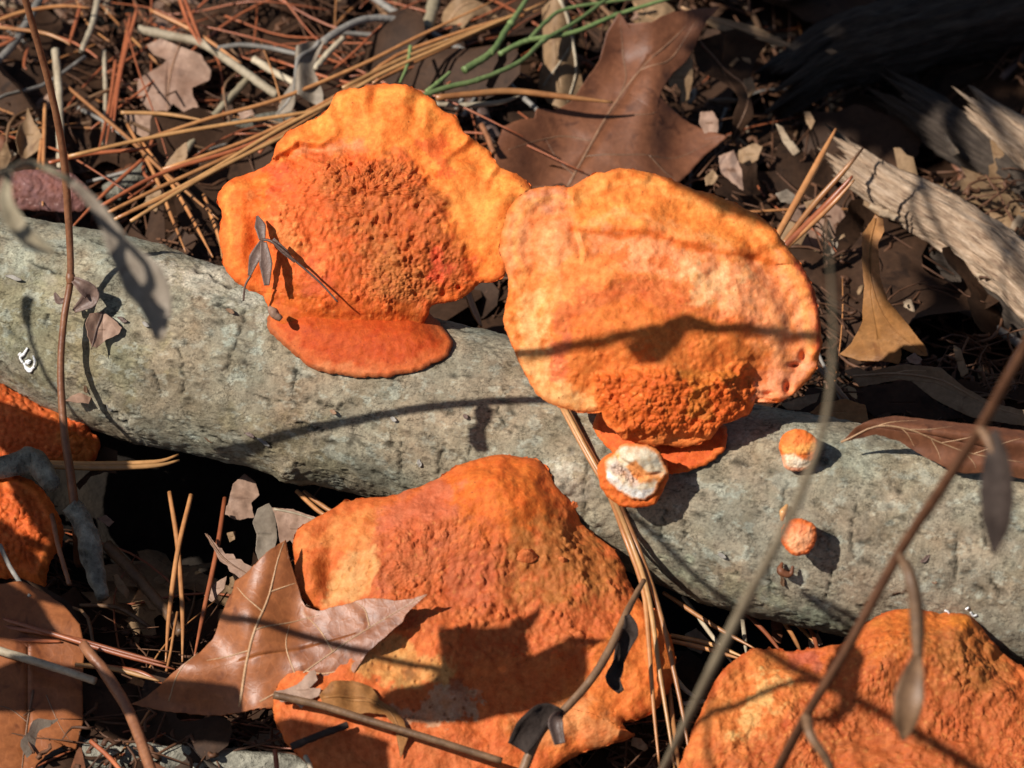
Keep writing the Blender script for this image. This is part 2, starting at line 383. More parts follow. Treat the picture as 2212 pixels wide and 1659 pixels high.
def layer_colour(x, y, base, layers, e=None, seed=0.0, mot=1.0):
    """patches of the thing's own colour: (outline, softness, wander, colour, strength)"""
    col = np.tile(np.asarray(base, float), (len(x), 1))
    NF = [fbm(p3(x / 46.0, y / 46.0, seed + j * 3.7), 5, 0.62) for j in range(3)]
    for i, (shape, soft, wander, c, stren) in enumerate(layers):
        nz = NF[i % 3] * (wander if i % 2 else -wander)
        if shape[0] == 'ring': mk = np.exp(-((e + nz - shape[1]) / soft) ** 2) * sstep(shape[2] + 60, shape[2] - 60, y)
        elif shape[0] == 'edge': mk = sstep(shape[1] - soft, shape[1] + soft, -(e + nz) + 2 * shape[1])
        elif shape[0] == 'band':
            mk = np.exp(-((seg_dist(x, y, shape[1]) + nz) / soft) ** 2)
        elif shape[0] == 'speck':
            d, r = worley(x / shape[1], y / shape[1], i + 3); mk = sstep(soft, soft * 0.5, d) * (r < shape[2])
            if len(shape) > 3: mk = mk * sstep(-20, 10, poly_sd(x, y, shape[3]))
        else: mk = sstep(-soft, soft, poly_sd(x, y, shape) + nz)
        mk = (mk * stren)[:, None]; col = col * (1 - mk) + np.asarray(c) * mk
    f2_ = fbm(p3(x / 17.0, y / 17.0, seed + 31), 4, 0.65)
    return col * np.stack([1 + mot * (0.10 * f2_ + 0.04 * NF[0]), 1 + mot * (0.22 * f2_ + 0.12 * NF[1]), 1 + mot * (0.35 * f2_ + 0.2 * NF[1])], 1)

NS, NT = 1050, 330
AX = resample(np.hstack([LOG_AX, LOG_R[:, None]]), NS)
T = np.gradient(AX[:, :3], axis=0); T /= np.linalg.norm(T, axis=1)[:, None]
Bv = BV - (T @ BV)[:, None] * T; Bv /= np.linalg.norm(Bv, axis=1)[:, None]; Uv = np.cross(Bv, T)
th = np.linspace(-1, 1, NT, endpoint=False); th = math.pi * (0.62 * th + 0.38 * th ** 3)
ln = np.concatenate([[0], np.cumsum(np.linalg.norm(np.diff(AX[:, :3], axis=0), axis=1))])
SS, TH = np.meshgrid(ln, th, indexing='ij'); s_ = SS.ravel(); t_ = (TH * 1.9).ravel()
nrm = (np.cos(TH)[..., None] * Bv[:, None] + np.sin(TH)[..., None] * Uv[:, None]).reshape(-1, 3)
ctr = np.repeat(AX[:, :3], NT, axis=0); rad = np.repeat(AX[:, 3], NT)
V0 = ctr + nrm * rad[:, None]; lx, ly = to_px(V0)
dsp = 0.07 * fbm(V0 / 2.3, 3) + 0.022 * fbm(np.stack([s_ / 0.30, t_ / 0.5, s_ * 0], 1), 4, 0.6)
rg = 1 - np.abs(fbm(np.stack([s_ / 0.34 + 0.6 * perlin(V0 / 0.4), t_ / 0.16, s_ * 0 + 9], 1), 3, 0.55))
dsp += 0.020 * np.clip(rg - 0.72, 0, 1) * sstep(-0.35, 0.25, perlin(V0 / 0.9 + 5))
wd, wr = worley(s_ / 0.40, t_ / 0.26, 5); lent = (wr < 0.30)                       # lenticels
wd = wd * (1 + 0.35 * perlin(V0 / 0.12))
ringm = np.exp(-((wd - 0.24) / 0.06) ** 2) * lent; dotm = np.exp(-(wd / 0.13) ** 2) * lent
dsp += 0.018 * ringm - 0.022 * dotm * (wr < 0.16)
CRACKS = [[(380, 730), (395, 790), (392, 850)], [(760, 930), (752, 985)], [(1850, 1090), (1838, 1160), (1842, 1210)], [(1480, 1130), (1472, 1190)], [(330, 800), (350, 850)], [(2120, 1110), (2130, 1180)], [(1070, 880), (1100, 935)], [(560, 860), (620, 872), (690, 866)], [(60, 560), (130, 590)], [(230, 560), (300, 590), (370, 600)], [(430, 580), (500, 620)],
          [(533, 662), (507, 738), (483, 800)], [(962, 962), (948, 1005), (945, 1052)], [(1016, 962), (1008, 1008)], [(865, 958), (865, 1012)],
          [(640, 798), (631, 842)], [(2068, 1153), (2066, 1210), (2060, 1262)], [(1799, 1228), (1782, 1290)], [(1665, 1180), (1662, 1288)],
          [(1272, 985), (1268, 1092)], [(1700, 1030), (1688, 1108)], [(104, 676), (98, 702)], [(640, 915), (700, 930)], [(440, 925), (490, 962)],
          [(230, 875), (290, 925)], [(1440, 1100), (1425, 1170)], [(905, 1088), (830, 1075)], [(1920, 1290), (1985, 1275)], [(1560, 1195), (1600, 1240)],
          [(2140, 1245), (2160, 1290)], [(470, 655), (500, 668)], [(700, 880), (760, 872)], [(1115, 985), (1118, 1040)]]
crm = np.zeros(len(V0)); CKN = sstep(-0.55, 0.2, perlin(V0 / 0.13 + 3))
for k, c in enumerate(CRACKS):
    cc = resample(c, 12); cc = cc + rng.normal(size=cc.shape) * 2.6; d = seg_dist(lx, ly, cc)
    wdt = 3.6 if k in (11, 12, 16) else 2.7
    crm = np.maximum(crm, np.exp(-(d / wdt) ** 2) * (nrm @ BV > 0) * CKN)
dsp -= 0.05 * crm
KN = [(1225, 1050, 52, 0.20), (1262, 1000, 34, 0.08), (1290, 1120, 46, 0.14), (620, 1010, 26, 0.07), (1985, 1210, 30, 0.05), (640, 1015, 40, 0.06), (300, 930, 50, 0.05)]
knm = np.zeros(len(V0))
for kx, ky, kr, kh in KN:
    g = np.exp(-((lx - kx) ** 2 + (ly - ky) ** 2) / kr ** 2) * (nrm @ BV > 0); knm = np.maximum(knm, g)
    dsp += kh * g * (1 + 0.5 * fbm(V0 / 0.22, 3))
sx = s_ / 1.0 + 0.25 * perlin(V0 / 0.5 + 7); sd1, sr1 = worley(sx, t_ / 0.45 + 0.3 * perlin(V0 / 0.6 + 9), 9)
scar = np.clip(1 - (sd1 * (1 + 0.5 * fbm(V0 / 0.16 + 2, 2))) / 0.20, 0, 1) * (sr1 < 0.45)
wl = 1 - np.abs(fbm(np.stack([s_ / 0.55 + 0.5 * perlin(V0 / 0.35), t_ / 0.20, s_ * 0 + 21], 1), 3, 0.6)); wl2 = 1 - np.abs(fbm(np.stack([s_ / 0.16, t_ / 0.6, s_ * 0 + 33], 1), 3, 0.6))
lines = np.clip(sstep(0.93, 0.985, wl) * sstep(-0.1, 0.4, perlin(V0 / 0.8 + 11)) + 0.8 * sstep(0.945, 0.99, wl2) * sstep(0.05, 0.5, perlin(V0 / 0.7 + 15)), 0, 1)
dsp -= 0.030 * scar + 0.012 * lines
V1 = V0 + nrm * dsp[:, None]
up = nrm @ UV
LBASE = (0.325, 0.302, 0.242)
fr = (nrm @ BV) > -0.3
lc = np.tile(LBASE, (len(V0), 1)); lc[fr] = layer_colour(lx[fr], ly[fr], LBASE, [
    ([(380, 600), (900, 700), (1250, 850), (1100, 930), (600, 900)], 60, 90, (0.365, 0.315, 0.25), 0.7),
    ([(1500, 1030), (2212, 1150), (2212, 1400), (1500, 1250)], 60, 90, (0.345, 0.305, 0.25), 0.7),
    ([(0, 450), (330, 520), (480, 590), (590, 640), (560, 690), (380, 640), (330, 580), (0, 560)], 16, 55, (0.48, 0.48, 0.40), 0.75),
    ([(330, 560), (480, 580), (590, 650), (570, 680), (460, 640), (345, 615)], 8, 40, (0.62, 0.62, 0.56), 0.95),
    ([(240, 900), (430, 975), (640, 1060), (700, 1075), (520, 1030), (300, 960)], 14, 40, (0.50, 0.50, 0.44), 0.85),
    ([(0, 600), (120, 640), (330, 760), (300, 860), (0, 760)], 40, 80, (0.30, 0.28, 0.19), 0.8),
    ([(980, 700), (1120, 740), (1150, 800), (1090, 780)], 14, 40, (0.44, 0.43, 0.36), 0.7),
    ([(1190, 1005), (1250, 1005), (1275, 1070), (1230, 1090), (1185, 1060)], 10, 40, (0.42, 0.40, 0.36), 0.7),
    ([(1580, 900), (1760, 900), (2212, 1030), (2212, 1080), (1980, 1040), (1700, 960)], 18, 60, (0.45, 0.44, 0.36), 0.7),
    ([(1370, 1225), (1600, 1300), (1830, 1370), (1800, 1340), (1600, 1270), (1400, 1200)], 12, 40, (0.42, 0.44, 0.34), 0.7),
    ([(480, 905), (640, 905), (720, 1000), (600, 1010)], 40, 70, (0.26, 0.24, 0.165), 0.7),
    ([(1500, 830), (1600, 880), (1750, 890), (1700, 910), (1560, 960)], 20, 60, (0.48, 0.48, 0.42), 0.6)], seed=2.0, mot=0.12)
lc = lc * np.array([[0.90, 0.84, 0.765]]); pt = fbm(V0 / 0.8 + 40, 4, 0.6)[:, None]; mo = (sstep(0.15, 0.75, fbm(V0 / 1.0 + 90, 5, 0.65)) * 0.42)[:, None]; lc = lc * (1 - mo) + lc * np.array([[0.60, 0.53, 0.44]]) * mo; lh_ = (sstep(0.30, 0.55, fbm(np.stack([s_ / 0.5, t_ / 0.4, s_ * 0 + 55], 1), 5, 0.7)) * 0.55)[:, None]; lc = lc * (1 - lh_) + np.array([[0.42, 0.42, 0.35]]) * lh_; lc = lc * (1 + 0.26 * pt); pt2 = np.clip(fbm(V0 / 1.6 + 70, 4, 0.55), -0.7, 0.7)[:, None]; lc = lc * (1 + pt2 * np.array([[0.13, 0.0, -0.07]]))
fl1 = fbm(np.stack([s_ / 0.10, t_ / 0.045, s_ * 0 + 3], 1), 3, 0.6); fl2 = fbm(np.stack([s_ / 0.05, t_ / 0.12, s_ * 0 + 8], 1), 3, 0.6)
lc = lc * (1 - 0.34 * ringm + 0.25 * dotm * (wr > 0.16) - 0.55 * dotm * (wr < 0.16))[:, None] * (1 - 0.85 * crm)[:, None] * (1 - 0.70 * scar)[:, None] * (1 - 0.55 * lines)[:, None] * (1 - 0.40 * sstep(0.45, 0.8, fl1) - 0.35 * sstep(0.5, 0.8, fl2) + 0.14 * sstep(0.35, 0.8, -fl1))[:, None]
lb = V1[V1[:, 2].argmin()]
F4 = grid_faces(NS, NT); ends = [ctr[0], ctr[-1]]
Vl = np.vstack([V1, ends]); a = np.arange(NT)
F3 = np.concatenate([np.stack([a * 0 + len(V1), (a + 1) % NT, a], 1), np.stack([a * 0 + len(V1) + 1, (NS - 1) * NT + a, (NS - 1) * NT + (a + 1) % NT], 1)])
branch = empty('fallen_branch', lb, 'grey barked fallen branch the orange brackets grow on', 'branch')
bark = put('bark', Vl, F4, F3, M_BARK, branch, col=np.vstack([lc, lc[:1], lc[-1:]]))
ua = bark.data.attributes.new('barkuv', 'FLOAT_VECTOR', 'POINT')
uvv = np.stack([s_, t_, dsp], 1); ua.data.foreach_set('vector', np.vstack([uvv, uvv[:1], uvv[-1:]]).ravel())

# ================================================================ bracket fungi
def slab(outline, skel, mid, nrm_, relief, rings, nseg, jag=2.0, rim=22.0, rimh=0.16, seed=0.0, under=True, thick=0.28, truee=True, smooth=True):
    """rings shrinking from the outline to a skeleton line; returns the top sheet, its edge distance and the underside"""
    O = resample(outline, nseg, True, smooth)
    tg = np.roll(O, -1, 0) - np.roll(O, 1, 0); nr2 = np.stack([tg[:, 1], -tg[:, 0]], 1); nr2 /= np.linalg.norm(nr2, axis=1)[:, None] + 1e-9
    if jag: O = O + nr2 * (jag * fbm(p3(O[:, 0] / 16, O[:, 1] / 16, seed), 4, 0.6) + 1.5 * jag * perlin(p3(O[:, 0] / 34, O[:, 1] / 34, seed + 6)) * (nseg > 300))[:, None]
    K = resample(skel, 60, smooth=False)
    q = np.argmin(((O[:, None] - K[None]) ** 2).sum(2), 1).astype(float)
    for _ in range(max(6, nseg // 60)):
        q = (np.roll(q, 3) + q + np.roll(q, -3)) / 3
    A = np.stack([np.interp(q, np.arange(60), K[:, 0]), np.interp(q, np.arange(60), K[:, 1])], 1)
    tt = np.linspace(0, 1, rings) ** 1.35
    P = O[None] + (A - O)[None] * tt[:, None, None]
    x = P[..., 0].ravel(); y = P[..., 1].ravel()
    if truee:
        e = seg_dist(x.astype(np.float32), y.astype(np.float32), O[::max(1, nseg // 110)].astype(np.float32), True).astype(float)
        e[:nseg] = 0.0
    else: e = (np.linalg.norm(A - O, axis=1)[None] * tt[:, None]).ravel()
    k = np.clip(e / rim, 0, 1); edge = rimh * np.sqrt(np.clip(1 - (1 - k) ** 2, 0, 1))
    n3 = np.asarray(nrm_, float)
    B = mid(x, y); V = B + n3 * (edge + relief(x, y, e))[:, None]
    # sideways crumple on the rim so that it is not a clean knife edge
    F = grid_faces(rings, nseg)
    res = dict(V=V, F=F, x=x, y=y, e=e)
    if under:
        sub = list(range(0, rings, max(1, rings // 14)));
        if sub[-1] != rings - 1: sub.append(rings - 1)
        ii = (np.array(sub)[:, None] * nseg + np.arange(0, nseg, 2)[None]).ravel()
        kk = np.clip(e[ii] / (rim * 2.2), 0, 1)
        base_off = relief(x[ii], y[ii], e[ii]) * (e[ii] < 1) # seam joins the top sheet at the rim
        res['UV'] = B[ii] + n3 * (base_off - thick * np.sqrt(np.clip(1 - (1 - kk) ** 2, 0, 1)) - 0.004)[:, None]
        res['UF'] = grid_faces(len(sub), nseg // 2)[:, ::-1]
    return res
def warts(x, y, size, seed=0):             # grains of a warty crust
    wx = x + 5 * perlin(p3(x / 22, y / 22, seed)); wy = y + 5 * perlin(p3(x / 22, y / 22, seed + 4))
    d, r = worley(wx / size, wy / size, int(seed) + 1)
    return np.clip(1 - (d / 0.62) ** 2, 0, 1) * (0.35 + 0.9 * r)
def fungus(label, outline, skel, mid, nrm_, relief, base, layers, rings, nseg, attach, group='orange bracket fungi', seed=0.0, **kw):
    root = empty('bracket_fungus', attach, label, 'fungus', group)
    r = slab(outline, skel, mid, nrm_, relief, rings, nseg, seed=seed, **kw)
    col = layer_colour(r['x'], r['y'], base, layers, r['e'], seed)
    put('cap', r['V'], r['F'], mat=M_FUN, parent=root, col=col)
    if 'UV' in r: put('pore_surface', r['UV'], r['UF'], mat=M_PORE, parent=root)
    return root, r
def plane_mid(p0, n):
    return lambda x, y: at_plane(x, y, p0, n)

ORANGE, YEL, PALE = (0.816, 0.156, 0.021), (0.918, 0.244, 0.038), (0.88, 0.40, 0.15)
RUST, RED, OCHRE, DEEP = (0.355, 0.092, 0.020), (0.612, 0.072, 0.024), (0.439, 0.132, 0.028), (0.673, 0.100, 0.009)

# ---- the tall ruffled bracket
F1_OUT = [(582, 668), (566, 640), (538, 630), (508, 608), (486, 575), (478, 535), (472, 500), (479, 462), (469, 432), (480, 405), (520, 382), (560, 365),
          (590, 345), (598, 312), (620, 285), (655, 268), (690, 248), (712, 232), (722, 205), (745, 192), (785, 190), (800, 183), (850, 180), (900, 192), (935, 215),
          (955, 238), (990, 256), (1002, 284), (1035, 308), (1062, 332), (1082, 362), (1110, 374), (1142, 392), (1155, 420), (1150, 470), (1130, 520),
          (1105, 570), (1080, 605), (1040, 612), (1005, 640), (962, 655), (932, 664), (922, 688), (900, 715), (850, 740), (780, 752), (700, 742), (640, 722), (600, 700)]
P1 = lh(770, 690) + BV * 0.35; N1 = unit((-0.06, -0.66, 0.75))
F1_ROUGH = k1([(430, 620), (620, 570), (830, 600), (1080, 600), (1330, 590), (1440, 720), (1500, 830), (1590, 920), (1620, 1100), (1660, 1200), (1760, 1300), (1780, 1450), (1500, 1560), (1440, 1700), (950, 1700), (450, 1520), (420, 1300), (300, 950), (420, 800)])
F1_CORE = k1([(800, 620), (1080, 610), (1330, 600), (1440, 740), (1600, 960), (1620, 1120), (1700, 1300), (1500, 1540), (1200, 1650), (960, 1420), (880, 1200), (820, 950), (790, 780)])
F1_TAN = k1([(470, 620), (560, 540), (640, 500), (760, 530), (900, 470), (1040, 470), (1060, 560), (860, 590), (640, 570)])
F1_RIDGE = k1([(440, 600), (600, 500), (760, 520), (900, 450), (1060, 440)])
def mid1(x, y):
    pl = at_plane(x, y, P1, N1); w = sstep(672, 745, y)[:, None]
    w = w * sstep(664, 690, y)[:, None]
    lo = pl.copy(); m = y > 664
    if m.any(): lo[m] = log_hit(x[m], y[m]) + BV * 0.12
    return pl * (1 - w) + lo * w
def rel1(x, y, e):
    ro = sstep(-22, 22, poly_sd(x, y, F1_ROUGH) + 14 * fbm(p3(x / 30, y / 30, 1), 3)); co = sstep(-35, 45, poly_sd(x, y, F1_CORE) + 26 * fbm(p3(x / 40, y / 40, 6), 3))
    h = 0.30 * sstep(0, 150, e) + 0.09 * fbm(p3(x / 95, y / 95, 2), 3) + 0.010 * fbm(p3(x / 24, y / 24, 3), 3, 0.55)
    h += 0.065 * np.cos(np.arctan2(y - 520, x - 800) * 23 + 2.5 * perlin(p3(x / 60, y / 60, 8))) * sstep(110, 10, e) * sstep(-60, 200, 560 - y)
    pn = 0.35 + 0.8 * sstep(-0.3, 0.5, fbm(p3(x / 60, y / 60, 9), 3)); h += ro * (0.10 + 0.042 * pn * warts(x, y, 15, 1) + 0.018 * pn * warts(x, y, 7.5, 2)) + co * (0.060 * warts(x, y, 19, 3) * (0.4 + 1.2 * sstep(-0.4, 0.5, perlin(p3(x / 33, y / 33, 7)))) + 0.055 * (1 - np.abs(fbm(p3(x / 15, y / 15, 5), 3, 0.6))) - 0.06)
    d = seg_dist(x, y, F1_RIDGE); s = np.sign(y - np.interp(x, [p[0] for p in F1_RIDGE], [p[1] for p in F1_RIDGE]))
    sg = np.tanh(s * d / 5.0); h += -0.085 * sg * np.exp(-((d - 6) / 14) ** 2) * sstep(740, 690, x)
    h += 0.25 * np.exp(-(((x - 1080) / 90) ** 2 + ((y - 480) / 120) ** 2)) - 0.16 * np.exp(-(((x - 1030) / 45) ** 2 + ((y - 470) / 130) ** 2))
    h -= 0.16 * np.exp(-(((x - 560) / 22) ** 2 + ((y - 500) / 80) ** 2)) - 0.14 * np.exp(-(((x - 520) / 40) ** 2 + ((y - 500) / 90) ** 2))
    for hx, hy, hr in ((764, 362, 5), (992, 622, 5), (958, 636, 6), (900, 640, 4)): h -= 0.12 * np.exp(-(((x - hx) ** 2 + (y - hy) ** 2) / hr ** 2))
    nf = 1 - 0.75 * sstep(640, 735, y); return h * nf - 0.14 * sstep(690, 742, y)
f1, r1 = fungus('tall ruffled orange bracket with a rust brown warty middle and a narrow foot', F1_OUT, [(775, 700), (785, 600), (790, 460), (800, 420)], mid1, N1, rel1,
    ORANGE, [(k1([(820, 60), (1300, 60), (1560, 200), (2212, 640), (2212, 1420), (1800, 1420), (1650, 1180), (1560, 870), (1400, 640), (1100, 560), (700, 480), (640, 330)]), 24, 26, YEL, 0.92),
        (k1([(1560, 640), (2000, 700), (2000, 1050), (1800, 1420), (1640, 1130)]), 24, 40, (0.920, 0.276, 0.048), 0.8),
        (('ring', 24, 560), 8, 10, (0.92, 0.34, 0.06), 0.5), (('ring', 58, 560), 9, 14, (0.76, 0.17, 0.02), 0.45), (F1_TAN, 8, 12, (0.632, 0.212, 0.081), 0.85), (F1_ROUGH, 12, 26, (0.653, 0.116, 0.021), 0.85), (F1_CORE, 30, 44, (0.43, 0.098, 0.018), 0.8),
        (k1([(940, 1000), (1300, 1250), (1450, 1500), (1200, 1560), (1000, 1300)]), 30, 60, OCHRE, 0.6),
        (k1([(360, 650), (520, 650), (560, 800), (400, 830)]), 14, 30, RED, 0.7), (k1([(1500, 1300), (1740, 1290), (1720, 1400), (1500, 1420)]), 12, 30, RED, 0.8),
        (k1([(1400, 480), (1560, 460), (1580, 580), (1650, 680), (1560, 640), (1430, 580)]), 8, 22, (0.673, 0.112, 0.021), 0.85),
        (k1([(280, 880), (380, 930), (560, 1030), (680, 1180), (780, 1330), (560, 1260), (400, 1060)]), 14, 40, (0.775, 0.232, 0.057), 0.85),
        (k1([(420, 1480), (900, 1560), (1300, 1640), (1300, 1900), (600, 1900), (430, 1640)]), 30, 40, (0.52, 0.095, 0.010), 0.85),
        (k1([(700, 1330), (880, 1400), (860, 1560), (720, 1480)]), 14, 40, (0.449, 0.060, 0.017), 0.6),
        (('edge', 7), 5, 6, (0.612, 0.120, 0.019), 0.5), (('speck', 24, 0.10), 0.10, 0, (0.25, 0.05, 0.01), 0.7),
        (('speck', 13, 0.22, F1_ROUGH), 0.30, 0, (0.734, 0.216, 0.048), 0.6), (('speck', 16, 0.2, F1_CORE), 0.34, 0, (0.30, 0.055, 0.014), 0.55)],
    170, 860, lh(770, 720), seed=1.0, jag=2.6, rim=15, rimh=0.11, thick=0.26)
F1_FOOT = [(590, 668), (640, 660), (760, 665), (890, 662), (925, 676), (955, 705), (978, 742), (962, 772), (925, 792), (880, 806), (815, 816), (750, 813), (690, 802), (640, 772), (602, 735), (578, 705)]
def foot_relief(cx, cy, rr):
    return lambda x, y, e: 0.16 * sstep(0, rr, e) + 0.012 * fbm(p3(x / 18, y / 18, 4), 3) + 0.012 * np.exp(-((e - 9) / 5) ** 2)
rf = slab(F1_FOOT, [(690, 735), (780, 740), (860, 735)], lambda x, y: log_hit(x, y) + BV * 0.05, unit(0.8 * BV + 0.2 * UV), lambda x, y, e: foot_relief(775, 745, 70)(x, y, e) + 0.20 * sstep(780, 680, y) * sstep(578, 680, x) * sstep(982, 880, x), 70, 420, jag=2.0, rim=9, rimh=0.08, under=False, seed=2.2)
put('foot', rf['V'], rf['F'], mat=M_FUN, parent=f1, col=layer_colour(rf['x'], rf['y'], (0.477, 0.067, 0.008), [
    (('edge', 26), 8, 14, (0.508, 0.113, 0.024), 0.8), ([(640, 790), (720, 790), (860, 800), (760, 818), (660, 805)], 8, 14, (0.524, 0.145, 0.043), 0.8), (('edge', 5), 3, 3, (0.265, 0.080, 0.027), 0.6),
    (('speck', 17, 0.3), 0.12, 0, (0.257, 0.034, 0.009), 0.7)], rf['e']))

tube('stalk', [lh(765, 715) - BV * 1.2, lh(765, 700) - BV * 0.8, P1 + 0.8 * UV - N1 * 0.9, P1 + 1.9 * UV - N1 * 0.5], [0.9, 0.85, 0.75, 0.3], M_PORE, f1, 18, 20, 0.06, 0.5)
# ---- the wide fan bracket with a small stalk
F2_OUT = [(1296, 890), (1270, 892), (1245, 892), (1215, 880), (1180, 868), (1158, 850), (1146, 828), (1128, 800), (1112, 765), (1096, 722), (1088, 690), (1094, 650), (1100, 620), (1094, 585), (1080, 548), (1082, 505), (1092, 470),
          (1106, 440), (1130, 418), (1160, 406), (1200, 400), (1228, 405), (1252, 391), (1280, 376), (1310, 370), (1345, 363), (1385, 368), (1440, 384), (1500, 408), (1560, 428), (1620, 455), (1668, 490),
          (1700, 530), (1722, 560), (1748, 600), (1764, 645), (1770, 690), (1775, 735), (1768, 780), (1752, 815), (1728, 840), (1700, 862), (1678, 871), (1650, 862), (1632, 866), (1620, 890), (1590, 908), (1560, 918),
          (1530, 950), (1480, 965), (1420, 962), (1370, 958), (1330, 938), (1306, 915)]
P2 = lh(1430, 940) + BV * 0.75; N2 = unit((0.05, -0.70, 0.71))
F2_MID = k2([(340, 1010), (560, 830), (960, 740), (1130, 830), (1280, 880), (1300, 970), (1560, 980), (1700, 1160), (1660, 1480), (1500, 1640), (700, 1640), (640, 1480), (420, 1400), (340, 1250)])
F2_NECK = k2([(660, 1400), (1000, 1360), (1300, 1440), (1600, 1340), (1680, 1480), (1640, 1620), (1500, 1760), (800, 1760), (690, 1560)])
F2_GROOVE = k2([(520, 440), (640, 460), (800, 470), (1000, 470), (1200, 530), (1450, 590), (1700, 620), (1830, 660)])
F2_LOBE = k2([(490, 170), (500, 300), (530, 450), (565, 570)])
def rel2(x, y, e):
    mi = sstep(-30, 25, poly_sd(x, y, F2_MID) + 14 * fbm(p3(x / 30, y / 30, 11), 3)); ne = sstep(-16, 16, poly_sd(x, y, F2_NECK) + 8 * fbm(p3(x / 20, y / 20, 31), 3))
    h = 0.36 * sstep(0, 170, e) + 0.08 * fbm(p3(x / 85, y / 85, 12), 3) + 0.011 * fbm(p3(x / 24, y / 24, 13), 3, 0.55)
    d = seg_dist(x, y, F2_GROOVE); s = np.sign(y - np.interp(x, [p[0] for p in F2_GROOVE], [p[1] for p in F2_GROOVE]))
    h += -0.075 * np.tanh(s * d / 9.0) * np.exp(-(d / 60) ** 2) * sstep(1240, 1300, x) * sstep(1730, 1640, x)
    dl = seg_dist(x, y, F2_LOBE); h += 0.10 * np.exp(-(dl / 24) ** 2) * np.clip((x - np.interp(y, [p[1] for p in F2_LOBE], [p[0] for p in F2_LOBE])) / 8, 0, 1) - 0.03 * np.exp(-(dl / 12) ** 2)
    h += 0.03 * np.cos(np.arctan2(y - 820, x - 1430) * 34 + 3 * perlin(p3(x / 60, y / 60, 18))) * sstep(80, 8, e) * (y < 800)
    pn = sstep(-0.3, 0.5, fbm(p3(x / 55, y / 55, 19), 3)); h += 0.045 * np.sin((e + 12 * perlin(p3(x / 50, y / 50, 15))) / 14.0) * sstep(160, 60, e) * sstep(830, 700, y); h += mi * (0.05 + 0.030 * pn * warts(x, y, 13, 11)) + 0.010 * pn * warts(x, y, 18, 14) * (1 - mi) * sstep(20, 120, e)
    h += ne * (0.22 + 0.055 * warts(x, y, 20, 12) + 0.03 * warts(x, y, 9, 13)) + 0.05 * warts(x, y, 24, 17) * ne * sstep(1460, 1500, x)
    h += 0.30 * np.exp(-(((x - 1440) / 190) ** 2 + ((y - 760) / 150) ** 2)) - 0.10 * np.exp(-(((x - 1600) / 26) ** 2 + ((y - 850) / 50) ** 2))
    for hx, hy, ax, ay in ((1735, 770, 10, 12), (1700, 838, 8, 12), (1660, 852, 14, 6), (1715, 790, 12, 5)): h -= 0.20 * np.exp(-(((x - hx) / ax) ** 2 + ((y - hy) / ay) ** 2))
    h += 0.10 * np.exp(-(((x - 1755) / 26) ** 2 + ((y - 760) / 70) ** 2)) + 0.16 * np.exp(-(((x - 1690) / 60) ** 2 + ((y - 860) / 18) ** 2))
    return h
